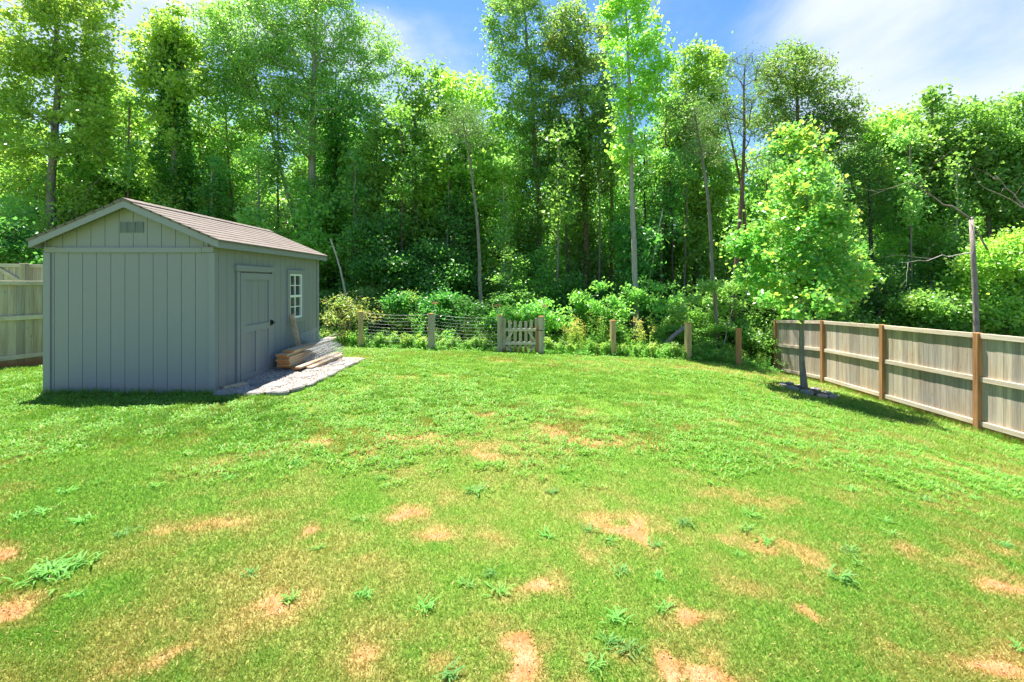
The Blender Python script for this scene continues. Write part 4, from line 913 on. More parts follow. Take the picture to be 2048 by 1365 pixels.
HT('oak_tree', 'large wide limbed tree with pale forking limbs behind the shed roof', 17.2, [(614,640),(615,450),(616,330),(620,220),(625,120),(628,20),(630,-60)], .20,
   [(500,60,80,80),(580,30,80,70),(660,50,70,70),(740,80,50,50),(540,150,80,60),(450,110,50,70),(690,140,70,50),(780,125,35,35),(610,130,70,60),(650,210,70,50),(560,230,60,40),(740,180,50,40),(470,200,50,40),(600,-50,120,60),(430,30,40,50)],
   'pale', 'pale', ncl=760, lpc=54, lsize=.135, crad=.42, seed=24, yellow=.1, rtip=.010, asp=.42, expo=.42)
HT('limb_tree', 'bare leaning limb tree rising left of the wide limbed tree', 17.6, [(600,540),(585,420),(562,330),(535,220),(505,120),(480,40)], .10,
   [(500,110,50,40),(470,50,40,40),(540,180,40,26)], 'pale', 'pale', ncl=60, lpc=40, lsize=.12, crad=.4, seed=25)
HT('vine_covered_tree', 'dark vine wrapped trunk just right of the wide limbed tree', 18.2, [(672,640),(670,420),(668,250),(672,140)], .12, [(690,240,70,60),(665,320,60,50),(720,300,50,50)], 'deep', 'dark',
   ncl=120, lpc=55, lsize=.14, crad=.5, seed=26, vine=(.15,.9,.42,4500))
HT('slender_tree', 'thin straight dark stem behind the middle of the shed roof', 17.4, [(466,620),(464,430),(458,300),(450,180)], .075, [(450,250,60,50),(430,330,60,50),(490,350,50,60),(460,180,40,36)], 'fresh', 'brown', ncl=120, lpc=55, crad=.45, seed=27, yellow=.3)
HT('sweetgum_tree', 'yellow green tree filling the gap between the shed ridge and the vine column', 19, [(225,620),(228,400),(226,260),(230,190)], .11,
   [(230,230,60,50),(200,310,60,50),(270,300,50,60),(240,370,70,40),(290,230,40,40),(220,180,36,30)], 'bright', 'grey', ncl=220, lpc=60, lsize=.15, crad=.45, seed=28, yellow=.5)
HT('slender_tree', 'leafy tree between the vine column and the wide limbed tree', 18.6, [(410,620),(405,420),(400,300),(395,210)], .09,
   [(400,230,45,45),(420,300,60,50),(390,360,60,60),(440,400,60,50),(375,290,40,50)], 'fresh', 'pale', ncl=190, lpc=60, crad=.45, seed=29, yellow=.25)
HT('sweetgum_tree', 'mid height tree with spiky top in the sky gap left of centre', 17.5, [(842,680),(838,450),(835,300),(832,170)], .10,
   [(830,180,36,44),(880,165,30,44),(870,230,60,50),(800,250,60,50),(760,320,70,60),(850,320,70,60),(820,400,90,60),(780,470,80,70),(860,500,80,60)], 'fresh', 'grey', ncl=430, lpc=62, lsize=.15, crad=.43, seed=30)
HT('sweetgum_tree', 'leafy tree with ragged top just left of the tall olive crowned pair', 17.2, [(930,680),(934,420),(930,300),(925,190)], .09,
   [(925,190,40,44),(960,210,36,40),(900,260,50,50),(980,270,40,50),(940,330,80,60),(1000,380,50,60),(900,400,70,60)], 'bright', 'grey', ncl=300, lpc=60, lsize=.15, crad=.42, seed=31, yellow=.1)
HT('leaning_pine_tree', 'bare grey trunk leaning left with tufted top standing near the gate', 16.3, [(962,650),(958,560),(950,440),(940,340),(932,285),(925,240)], .085,
   [(905,225,42,22),(940,245,45,20),(890,262,32,16),(960,275,34,14),(915,290,36,14)], 'pine', 'grey', ncl=70, lpc=70, lsize=.10, crad=.30, seed=32, asp=.2, rtip=.008)
HT('oak_tree', 'tall olive green oak crown reaching the top edge left of centre gap', 17.8, [(1082,680),(1080,420),(1070,280),(1062,150),(1050,30),(1045,-60)], .14,
   [(1010,40,36,50),(1060,60,50,60),(1000,120,28,36),(1045,150,55,50),(1095,110,36,50),(1060,220,60,50),(1075,300,55,60),(1030,-20,60,50),(1080,380,60,60)], 'oak', 'grey',
   ncl=470, lpc=50, lsize=.135, crad=.38, seed=33, yellow=.25, asp=.5)
HT('oak_tree', 'tall broad oak crown with bronze tips right of the sky gap', 17.2, [(1168,680),(1170,460),(1165,330),(1160,200),(1155,90),(1150,30)], .15,
   [(1140,60,45,50),(1190,90,40,50),(1125,130,45,50),(1180,160,60,50),(1150,230,70,50),(1200,270,50,50),(1130,300,60,50),(1215,190,30,40),(1180,350,60,50),(1130,30,30,26)], 'oak', 'brown',
   ncl=520, lpc=50, lsize=.135, crad=.38, seed=34, yellow=.35, asp=.5)
HT('poplar_tree', 'tallest bright green tree with pale trunk right of the centre', 16.4, [(1276,660),(1270,520),(1266,400),(1262,250),(1256,100),(1252,-20)], .115,
   [(1250,30,45,45),(1290,60,36,40),(1240,110,36,50),(1262,170,36,50),(1310,110,28,50),(1325,150,22,40),(1300,190,34,40),(1260,240,34,50),(1265,310,40,36),(1225,40,24,34),(1255,-30,50,40)], 'bright', 'pale',
   ncl=210, lpc=46, lsize=.14, crad=.30, seed=35, yellow=.05)
HT('pine_tree', 'reddish brown straight trunk standing left of the tallest pale trunk', 17.6, [(1219,660),(1221,520),(1224,380),(1228,280),(1230,200)], .085,
   [(1235,310,40,40),(1220,250,40,40)], 'fresh', 'brown', ncl=50, lpc=50, crad=.4, seed=36)
HT('slender_tree', 'thin dark stem beside the pale trunk right of the gate', 18, [(1294,670),(1292,540),(1288,400),(1290,260)], .06, [(1290,330,40,50),(1310,260,40,40),(1285,400,40,40)], 'deep', 'dark', ncl=70, lpc=50, crad=.4, seed=37)
HT('sweetgum_tree', 'round topped bright tree between the tallest tree and the leaning pine', 17.4, [(1392,680),(1392,400),(1395,250),(1397,110)], .10,
   [(1390,120,32,32),(1425,135,26,30),(1365,150,26,32),(1400,180,44,36),(1370,230,40,40),(1430,220,30,40),(1395,290,50,50),(1345,320,40,60),(1410,370,50,50)], 'bright', 'grey', ncl=330, lpc=60, lsize=.14, crad=.36, seed=38)
HT('leaning_pine_tree', 'long bare trunk leaning left with a thin top just right of the log post', 15.8, [(1434,680),(1430,600),(1424,480),(1412,360),(1398,280),(1388,215)], .075,
   [(1372,215,38,24),(1402,245,30,18),(1360,260,34,14),(1412,290,30,14),(1372,300,24,10)], 'pine', 'grey', ncl=64, lpc=62, lsize=.10, crad=.28, seed=39, asp=.2, rtip=.008)
HT('pine_tree', 'sparse pine with forked upper trunk and thin needles left of the big oak', 16.6, [(1458,640),(1466,560),(1474,460),(1480,370),(1484,280),(1486,200),(1490,130)], .105,
   [(1490,130,44,22),(1470,170,40,18),(1515,175,34,16),(1480,215,52,18),(1440,260,46,16),(1520,250,40,18),(1450,310,46,18),(1520,330,36,20)], 'pine', 'brown', ncl=120, lpc=44, lsize=.10, crad=.34, seed=40, asp=.2, rtip=.009)
HT('pine_tree', 'dark slanting second trunk just behind the sparse forked pine', 17.2, [(1498,640),(1494,480),(1484,380),(1462,280),(1446,220)], .08, [(1440,225,36,20),(1460,250,34,14)], 'pine', 'brown', ncl=34, lpc=44, lsize=.10, crad=.34, seed=41, asp=.2)
HT('oak_tree', 'large dark green oak crown rising behind the young maple', 17.4, [(1612,680),(1608,480),(1600,330),(1596,220),(1590,120)], .17,
   [(1570,130,44,36),(1620,150,50,40),(1550,180,45,36),(1600,215,60,40),(1660,190,40,30),(1690,225,36,26),(1540,240,50,40),(1640,260,60,40),(1700,290,50,60),(1600,300,60,40),(1730,370,50,60),(1580,110,24,20)], 'oak', 'brown',
   ncl=520, lpc=55, lsize=.13, crad=.38, seed=42, yellow=.05, asp=.45)
HT('cedar_tree', 'dark dense evergreen standing behind the right side of the maple', 16.2, [(1745,680),(1745,560),(1742,440),(1738,350)], .12,
   [(1745,560,62,60),(1750,480,52,60),(1735,400,44,60),(1725,330,36,40),(1780,600,56,44),(1700,610,56,40),(1800,560,40,40)], 'deep', 'dark', ncl=330, lpc=75, lsize=.09, crad=.36, seed=43, asp=.35)
HT('sweetgum_tree', 'bright tree with a pointed leafy top right of the sky over the fence', 17.5, [(1862,680),(1860,450),(1862,300),(1866,200)], .12,
   [(1868,200,22,24),(1850,235,40,26),(1900,225,26,24),(1870,290,60,50),(1810,300,50,40),(1920,300,50,50),(1840,370,70,50),(1790,400,60,60),(1900,400,60,50)], 'fresh', 'grey', ncl=420, lpc=62, lsize=.15, crad=.40, seed=44, yellow=.1)
HT('sweetgum_tree', 'dense rounded bright tree filling the upper right corner of the wood', 17, [(1985,680),(1982,450),(1978,320),(1975,220)], .13,
   [(1975,230,45,26),(2030,240,40,40),(2000,300,70,50),(1960,370,60,50),(2050,330,60,60),(2030,400,60,50),(2090,300,70,90),(1950,300,34,40),(2050,215,30,24)], 'fresh', 'grey', ncl=440, lpc=66, lsize=.15, crad=.42, seed=45, yellow=.15)
HT('sweetgum_tree', 'light green tree standing between the dark evergreen and the snag', 17.8, [(1795,680),(1790,480),(1780,330),(1770,250)], .10,
   [(1765,260,34,30),(1800,250,30,26),(1780,320,50,50),(1820,440,60,50),(1790,520,50,50),(1760,340,34,40)], 'bright', 'grey', ncl=260, lpc=60, lsize=.15, crad=.40, seed=46, yellow=.2)
HT('sapling_tree', 'yellow green low tree directly behind the snag over the fence', 17.0, [(1990,700),(1985,600),(1980,540)], .06,
   [(1990,520,60,36),(1950,580,50,50),(2030,560,50,60),(1920,620,44,36),(1990,630,60,36),(2050,500,40,40)], 'bright', 'grey', ncl=260, lpc=70, lsize=.13, crad=.36, seed=47, yellow=.3)
HT('sapling_tree', 'feathery low tree left of the snag just above the fence top', 17.2, [(1872,700),(1868,620),(1862,570)], .05,
   [(1860,610,44,26),(1895,580,26,26),(1830,640,44,20),(1890,640,46,22)], 'fresh', 'grey', ncl=130, lpc=70, lsize=.13, crad=.36, seed=48, yellow=.2)
for i, (px, lean, Yt, r, bk) in enumerate(((252,6,18,.05,'brown'),(432,-8,18.4,.055,'pale'),(508,10,17.8,.05,'grey'),(560,-4,19,.05,'dark'),(716,-6,18.2,.045,'grey'),(748,8,19.5,.06,'dark'),(806,-5,18.4,.05,'brown'),(893,6,18.8,.055,'grey'),
        (1012,-6,18.6,.05,'pale'),(1110,8,17.4,.05,'grey'),(1140,-10,18.4,.055,'dark'),(1192,6,18.8,.05,'grey'),(1320,14,18.5,.045,'brown'),(1345,-8,18,.05,'dark'),(1368,5,19.2,.05,'grey'),(1530,8,17.6,.055,'brown'),(1556,-6,18.8,.05,'grey'),(1830,-8,18.4,.05,'grey'),(1905,6,18.6,.06,'pale'))):
    tp = rg0.uniform(180, 330)
    tree('slender_tree', f'slender {bk} trunk with small high crown {where(px)}', 'tree', tk([(px, 660), (px + lean * .5, 520), (px + lean * .8, 400), (px + lean, tp)], Yt), r,
         bl([(px + lean + rg0.uniform(-16, 16), tp + 8 + 30 * q_, rg0.uniform(8, 20), rg0.uniform(10, 20)) for q_ in range(6)], Yt), ('fresh', 'deep', 'pale')[i % 3], bk, ncl=44, lpc=32, lsize=.14, crad=.36, seed=700 + i, group=f'slender {bk} trunks {where(px)}')
# leaning pale stem, snag and dead wood
HT('leaning_sapling', 'thin pale stem leaning left beyond the shed corner and orange bush', 15.4, [(702,640),(690,575),(676,520),(660,478)], .045, [], 'fresh', 'pale', ncl=0, seed=50, rtop=.02)
def dead():
    rs = np.random.RandomState(9)
    def branch(mb, a, b, r, n=7, lv=0):
        a = np.array(a, float); b = np.array(b, float); P = [a + (b - a) * t + (rs.randn(3) * .015 * np.linalg.norm(b - a) if 0 < t < 1 else 0) for t in np.linspace(0, 1, n)]
        mb.tube(P, [r * (1 - .8 * t) for t in np.linspace(0, 1, n)], 6)
        if lv < 2:
            for k in range(3 if lv == 0 else 2):
                i = rs.randint(2, n); d = (b - a) / np.linalg.norm(b - a) + rs.randn(3) * .55; branch(mb, P[i], P[i] + d * np.linalg.norm(b - a) * .32, r * .35, 5, lv + 1)
    Y = 14.9; b = pt(1953, 665, Y); g0 = gz(b[0], b[1]); S = empty('dead_snag', (b[0], Y, g0)); tag(S, 'broken bare tree snag with a snapped top hanging left behind the right fence', 'tree')
    m = MB(); top = pt(1943, 440, Y); P = [np.array([b[0] + .05, Y, g0 - .2]), b, pt(1951, 600, Y), pt(1947, 520, Y), top]; m.tube(P, [.085, .08, .076, .07, .064], 9)
    m.tube([top, top + [.01, 0, .05], top + [.03, .02, .09]], [.063, .04, .012], 7); put(m, 'trunk', BK['dead'], S, smooth=True)
    m = MB(); branch(m, pt(1975, 500, Y), pt(1938, 434, Y), .032, 5, 2); branch(m, pt(1940, 438, Y - .05), pt(1818, 364, Y - .5), .032, 8, 0); put(m, 'broken_top', BK['dead'], S, smooth=True)
    m = MB(); branch(m, pt(1915, 510, Y + .6), pt(1800, 526, Y + .2), .02, 8, 0); branch(m, pt(1950, 505, Y), pt(1905, 512, Y + .5), .04, 5, 2); put(m, 'dead_limb', BK['pale'], S, smooth=True)
    Y = 15.5; a, c = pt(2110, 450, Y), pt(1955, 366, Y - .4); S = empty('fallen_branch', tuple(a)); tag(S, 'dead twiggy branch hanging in the foliage at the far right', 'branch'); m = MB(); branch(m, a, c, .03, 8, 0); branch(m, pt(2060,425,Y), pt(1990,350,Y), .03, 7, 0); put(m, 'limb', BK['dead'], S, smooth=True)
    Y = 14.4; a, c = pt(1320, 697, Y), pt(1371, 652, Y + .4); S = empty('fallen_log', tuple(a)); tag(S, 'dead barked log slanting up through the weeds beside a square post', 'log'); m = MB(); m.tube([a, a * .5 + c * .5 + [0, 0, .02], c], [.055, .065, .07], 8); put(m, 'log', BK['dead'], S, smooth=True); branch(MB(), a, c, .02)
    Y = 14.8; S = empty('dead_stick', tuple(pt(1452, 680, Y))); tag(S, 'thin pale dead stick leaning right between weeds near the last posts', 'stick'); m = MB(); branch(m, pt(1447, 690, Y), pt(1468, 598, Y + .2), .016, 7, 1); put(m, 'stick', BK['pale'], S)
    Y = 17; S = empty('dead_stick', tuple(pt(1290, 560, Y))); tag(S, 'long thin dead pole slanting right in the wood beside pale trunk', 'stick'); m = MB(); m.tube([pt(1292, 590, Y), pt(1310, 500, Y), pt(1326, 418, Y)], [.03, .026, .012], 6); put(m, 'stick', BK['pale'], S)
    Y = 15.5; S = empty('dead_stick', tuple(pt(1250, 632, Y))); tag(S, 'short fallen stick lying across weeds left of the pale trunk', 'stick'); m = MB(); m.tube([pt(1238, 638, Y), pt(1270, 627, Y)], [.022, .03], 6); put(m, 'stick', BK['dead'], S)
dead()

# house half seen through the wood
def house():
    Y = 46; x = X_(1462, Y); g0 = float(gz(28, 44)); S = empty('distant_house', (x, Y, g0)); tag(S, 'pale house barely visible through trunks deep behind the wood', 'house')
    m = MB(); m.box(x - 5, x + 5, Y, Y + 9, g0 - .5, g0 + 7.2); put(m, 'wall', M['house'], S)
    m = MB(); m.hexa([(x - 5.4, Y - .4, g0 + 7.2), (x + 5.4, Y - .4, g0 + 7.2), (x + 5.4, Y + 9.4, g0 + 7.2), (x - 5.4, Y + 9.4, g0 + 7.2)], [(x - 5.4, Y + 4.3, g0 + 10), (x + 5.4, Y + 4.3, g0 + 10), (x + 5.4, Y + 4.7, g0 + 10), (x - 5.4, Y + 4.7, g0 + 10)]); put(m, 'roof', M['hroof'], S)
    for i, (dx, dz) in enumerate(((-3, 4.6), (0, 4.6), (3, 4.6), (-3, 1.4), (3, 1.4))):
        m = MB(); m.box(x + dx - .55, x + dx + .55, Y - .05, Y - .003, g0 + dz, g0 + dz + 1.5); w = put(m, 'window', M['white'], S); m = MB(); m.box(x + dx - .47, x + dx + .47, Y - .06, Y - .051, g0 + dz + .08, g0 + dz + 1.42); o = put(m, 'pane', M['glass'], S); o.parent = w
house()

# ------------------------------------------------------------------ understory and trees deeper in the wood (shared meshes)
def variant(i, H, R_, leaf, bark, kind):
    rs = np.random.RandomState(200 + i); B = []
    if kind == 'bushy':
        for k in range(11): t = .12 + .86 * k / 10; a = rs.rand() * 6.28; r = R_ * (.42 * math.sin(math.pi * min(1, t * .92 + .12)) + .1); B.append((math.cos(a) * r, math.sin(a) * r, H * t, R_ * .55 * (1.1 - t * .6), R_ * .55 * (1.1 - t * .6), H * .085))
    else:
        for k in range(15): t = .16 + .82 * k / 14; a = rs.rand() * 6.28; r = R_ * .34 * (1.15 - .5 * t); B.append((math.cos(a) * r, math.sin(a) * r, H * t, R_ * .48 * (1.2 - .7 * t), R_ * .48 * (1.2 - .7 * t), H * .05))
    o = tree('x', None, None, [(0, 0, 0), (rs.randn() * .15, rs.randn() * .15, H * .5), (rs.randn() * .2, rs.randn() * .2, H * .97)], .012 * H + .02, B, leaf, bark, ncl=int(26 * H) if kind == 'bushy' else int(27 * H), lpc=44,
             lsize=.15, crad=.42, seed=300 + i, yellow=.1)
    return o
VB = [variant(0, 7, 2.0, 'fresh', 'grey', 'bushy'), variant(1, 5, 1.7, 'deep', 'brown', 'bushy'), variant(2, 8.5, 2.2, 'deep', 'dark', 'bushy'), variant(3, 6, 1.9, 'pale', 'pale', 'bushy'), variant(8, 6.5, 1.8, 'fresh', 'dark', 'bushy')]
VT = [variant(4, 13, 2.4, 'fresh', 'grey', 'tall'), variant(5, 14, 2.6, 'deep', 'brown', 'tall'), variant(6, 12, 2.2, 'bright', 'pale', 'tall'), variant(7, 14.5, 2.4, 'pale', 'dark', 'tall')]
used = set()
def plant(V, name, x, y, s, rz, label, cat, group, sz=None):
    loc = (x, y, float(gz(x, y)) - .1)
    if id(V) in used: o = copy_tree(V, loc, rz, (s, s, sz or s))
    else: o = V; used.add(id(V)); o.location = loc; o.rotation_euler = (0, 0, rz); o.scale = (s, s, sz or s)
    o.name = name; tag(o, label, cat, group); return o
rg = random.Random(11)
SKYGAP = [(700, 990, 150), (1300, 1360, 120), (1735, 2048, 215), (240, 300, 120)]
def toprow(px):                                       # lowest allowed crown top so the sky of the photo stays open
    if px < 235: return 60
    if px < 300: return 190
    if px < 420: return 230
    if px < 700: return 110
    if px < 980: return 215
    if px < 1000: return 250
    if px < 1340: return 200
    if px < 1500: return 220
    if px < 1740: return 230
    return 250
n = 0
def scatter(V_, name, label, cat, group, y0, y1, step, hf, Hs, keep=1.):
    y = y0
    while y < y1:
        xm = 1.16 * y; x = -xm + rg.random() * step
        while x < xm:
            xx = x + rg.uniform(-.35, .35) * step; yy = y + rg.uniform(-.4, .4) * step; px = CX + xx / yy * F
            k = rg.randrange(len(V_)); hz = rg.uniform(*hf(yy)); zt = EYE + (HY - toprow(px)) / F * yy; g0 = float(gz(xx, yy)); hz = min(hz, (zt - g0) * rg.uniform(.82, 1.0))
            if px < 680 and yy < 17: hz = 0
            if rg.random() < keep and hz > 1.2: s = hz / Hs[k]; plant(V_[k], name, xx, yy, (s * .6 + .4) * rg.uniform(.85, 1.1), rg.uniform(0, 6.28), f'{look(V_[k])} {label} {where(px)}', cat, f'{look(V_[k])} {group} {where(px)}', sz=s)
            x += step * rg.uniform(.8, 1.2)
        y += step * .85
HB = [7, 5, 8.5, 6, 6.5]; HTT = [13, 14, 12, 14.5]
scatter(VB, 'understory_shrub', 'low shrub', 'shrub', 'low shrubs', 15.6, 17.2, 1.7, lambda y: (1.3, 2.2 + (y - 15.5) * .8), HB, .9)
scatter(VB, 'understory_tree', 'understory tree', 'tree', 'understory trees', 18., 26, 2.6, lambda y: (3.2 + (y - 17.5) * .6, 5.5 + (y - 17.5) * .9), HB, .9)
scatter(VT, 'background_tree', 'tall far tree', 'tree', 'tall far trees', 22.5, 38, 4.1, lambda y: (10, 15.5), HTT, .92)

# ------------------------------------------------------------------ bushes along the edge
def bush(name, label, Y, blobs, leaf, seed, ncl=90, lpc=70, lsize=.09, crad=.26, yellow=0., asp=.6, cat='bush'):
    rb = random.Random(seed); ex = []
    for (a, b, c, d) in blobs:                       # ragged: break each mass into uneven smaller ones with shoots
        for _ in range(4): q = rb.uniform(.25, .55); ex.append((a + rb.uniform(-.9, .9) * c, b + rb.uniform(-.7, .9) * d, c * q, d * q * rb.uniform(.6, 1.2)))
        for _ in range(3): ex.append((a + rb.uniform(-1, 1) * c, b - d * rb.uniform(.5, 1.35), c * .10, d * rb.uniform(.2, .5)))
    blobs = ex; lpc = int(lpc * .6); crad *= .85; ncl = int(ncl * 1.1)
    B = bl(blobs, Y); x = float(np.mean([b[0] for b in B])); g0 = float(gz(x, Y))
    return tree(name, label, cat, [(x, Y, g0), (x + .05, Y, g0 + .4), (x, Y, g0 + .8)], .03, B, leaf, 'brown', ncl=ncl, lpc=lpc, lsize=lsize, crad=crad, seed=seed, yellow=yellow, asp=asp, rtip=.004, up=.2)
bush('flowering_bush', 'arching bush with orange tinged leaf clusters just past the shed', 14.6, [(660,625,30,20),(690,612,30,20),(720,612,26,18),(655,650,24,20),(700,640,34,20),(740,625,18,20),(680,665,28,14)], 'orange', 61, ncl=85, lpc=34, lsize=.11, crad=.22, asp=.35)
bush('leafy_bush', 'rounded green bush with glossy leaves behind the last two posts', 16.3, [(1430,615,50,20),(1480,605,40,22),(1400,650,44,28),(1450,660,50,34),(1510,650,44,34),(1500,690,44,26),(1560,670,26,34)], 'fresh', 62, ncl=260, lpc=70, lsize=.10, crad=.3, yellow=.2)
bush('leafy_bush', 'pale green arching bush under the leaning pine near the log post', 15.4, [(1400,590,50,18),(1360,620,36,24),(1450,575,40,16),(1340,660,30,22)], 'pale', 63, ncl=110, lpc=60, lsize=.10)
bush('leafy_bush', 'low broadleaf bush just right of the leaning grey trunk', 15.2, [(1010,628,34,20),(1040,640,36,16),(1090,632,40,20),(1130,645,36,22)], 'fresh', 64, ncl=150, lpc=60, lsize=.11)
bush('leafy_bush', 'dark leafy bush left of the leaning grey trunk behind the netting', 15.6, [(880,610,44,24),(830,615,40,24),(780,620,40,24),(920,635,34,20)], 'ivy', 65, ncl=190, lpc=60, lsize=.11, crad=.32)
bush('leafy_bush', 'shadowy bush reaching low branches above the netting left half', 17.6, [(760,540,50,40),(820,530,60,40),(880,520,50,40),(720,560,40,40)], 'deep', 66, ncl=240, lpc=60, lsize=.13, crad=.4)
bush('leafy_bush', 'bright leafy bush between the pale trunk and the log', 15.3, [(1300,600,36,24),(1330,590,26,20),(1190,600,40,30),(1240,610,30,24)], 'fresh', 67, ncl=120, lpc=60, lsize=.10)
bush('leafy_bush', 'green bush mass behind the far end of the right fence', 17.2, [(1600,650,60,40),(1660,640,60,40),(1560,600,40,40),(1640,600,60,40)], 'fresh', 68, ncl=220, lpc=60, lsize=.11, crad=.36)
bush('leafy_bush', 'green bush rising over the fence top at the right frame edge', 17.2, [(2010,600,50,40),(2060,620,60,60),(1950,640,50,30),(2080,520,60,60)], 'fresh', 69, ncl=200, lpc=70, lsize=.11, crad=.36, yellow=.1)
bush('leafy_bush', 'dark low bush rising above the left board fence', 15.5, [(20,500,70,36),(100,505,60,36),(-40,460,60,50),(60,470,60,36)], 'deep', 70, ncl=200, lpc=60, lsize=.12, crad=.4)

# weeds and tall plants at the lawn edge
def weed_mesh(seed, H, kind):
    rs = np.random.RandomState(seed); mb_v = []; C = []; T_ = []; st = []
    ns = 7 if kind != 'tuft' else 12
    for k in range(ns):
        a = rs.rand() * 6.28; r = .10 * rs.rand(); h = H * (.6 + .4 * rs.rand()); top = np.array([math.cos(a) * (r + h * .16), math.sin(a) * (r + h * .16), h]); b = np.array([math.cos(a) * r, math.sin(a) * r, -.05]); mid = (b + top) / 2 + [0, 0, h * .08]
        st += [(b, mid, .006, .005), (mid, top, .005, .002)]; n = int({'leafy': 46, 'plume': 90, 'tuft': 12}[kind] * h / H)
        t = rs.rand(n) ** .8; p = b + (top - b) * t[:, None] + np.array([0, 0, 1]) * (h * .32 * t * (1 - t))[:, None]
        if kind == 'plume': p = p + rs.randn(n, 3) * np.array([.05, .05, .03]) * (.4 + t[:, None])
        C.append(p); T_.append(t if kind != 'plume' else np.where(t > .72, .75 + .25 * rs.rand(n), rs.rand(n) * .55))
    C = np.concatenate(C); t = np.concatenate(T_); A, B, ra, rb = zip(*st); V1, Q = frusta(np.array(A), np.array(B), ra, rb, 4)
    V, T, tt = leaf_arrays(C, {'leafy': .13, 'plume': .085, 'tuft': .2}[kind], rs, up=.3, asp={'leafy': .30, 'plume': .16, 'tuft': .1}[kind], droop=-.2 if kind != 'leafy' else .2, tint=np.clip(t * .9 + rs.rand(len(C)) * .3 - .1, 0, 1))
    Q3 = np.concatenate([Q[:, [0, 1, 2]], Q[:, [0, 2, 3]]]); V2 = np.concatenate([V, V1]); T2 = np.concatenate([T, Q3 + len(V)]); tt = np.concatenate([tt, np.full(len(V1), .3)])
    return V2, T2, tt
WM = {}
def weed(kind, i, m, x, y, s, label, cat, group, name, zs=1.):
    key = (kind, i, m)
    if key not in WM:
        V, T, tt = weed_mesh(500 + i * 17 + len(kind), {'leafy': .9, 'plume': 1.25, 'tuft': .5}[kind], kind); o = npmesh(name, V, T, LM[m], None, {'tint': tt}); WM[key] = o
    else: o = WM[key].copy(); COL.objects.link(o)
    o.name = name; o.location = (x, y, float(gz(x, y))); o.rotation_euler = (0, 0, rg.uniform(0, 6.28)); o.scale = (s, s, s * zs)
    if name == 'leafy_weed':
        q = {'weed': 'mid green', 'fresh': 'fresh green', 'bright': 'yellow green', 'deep': 'dark green'}[m]; w = where(CX + x / y * F); d = 'low' if s < .5 else 'tall'
        label = f'{q} {d} {"feathery" if kind == "plume" else "leafy"} weed {w}'; group = label + 's'
    tag(o, label, cat, group); return o
for px, Y, s in ((1140,14.3,.95),(1160,14.4,.9),(1195,14.2,1.1),(1212,14.5,.95),(1290,14.3,1.0),(1318,14.6,1.05),(1252,14.4,.8)):
    weed('plume', rg.randrange(3), 'weedy' if px in (1140, 1160, 1290, 1212) else 'weed', X_(px, Y), Y, s, 'tall feathery weed in the thicket right of the picket gate' if px not in (1140,1160,1290,1212) else 'tall weed with yellowish plume in the thicket right of the picket gate', 'weed',
         'feathery green weeds right of the gate' if px not in (1140,1160,1290,1212) else 'yellow plumed weeds right of the gate', 'tall_weed')
for px, Y, s, lb in ((1025,14.6,1.15,'tall feathery plant standing behind the middle of the picket gate'),(838,14.6,1.05,'feathery light green plant behind the netting left of the greenish post'),(940,14.5,.8,'yellowish bushy weed behind the netting left of the gate'),(1042,15,1.1,'tall feathery plant behind the right half of the gate')):
    weed('plume', rg.randrange(3), 'weedy' if px == 940 else 'weed', X_(px, Y), Y, s, lb, 'weed', None, 'tall_weed')
for k in range(110):
    x = rg.uniform(-5.2, 6.4); weed('leafy', rg.randrange(4), rg.choice(['weed', 'fresh', 'bright']), x, float(edge_y(x)) + rg.uniform(-.05, .3), rg.uniform(.35, .62), 'leafy green weed in the thicket along the far edge of the lawn', 'weed', 'leafy weeds along the far lawn edge', 'leafy_weed') if not (GX0 - .1 < x < GX1 + .1) else 0
for k in range(175):
    t = rg.random(); x = -6.2 + 16.2 * t; dep = rg.random() ** 1.3 * 2.6; y = float(edge_y(x)) + .05 + dep
    if GX0 - .1 < x < GX1 + .1 and dep < .35: continue
    if x > 8.9 and y < 16.3: continue
    m = rg.choice(['weed', 'weed', 'fresh', 'bright', 'deep']); kind = rg.choice(['leafy', 'leafy', 'leafy', 'plume'])
    weed(kind, rg.randrange(4), m, x, y, rg.uniform(.45, .8) * (.75 if dep < .5 else 1) * (.85 if kind == 'plume' else 1), 'leafy green weed in the thicket along the far edge of the lawn', 'weed', 'leafy weeds along the far lawn edge', 'leafy_weed')
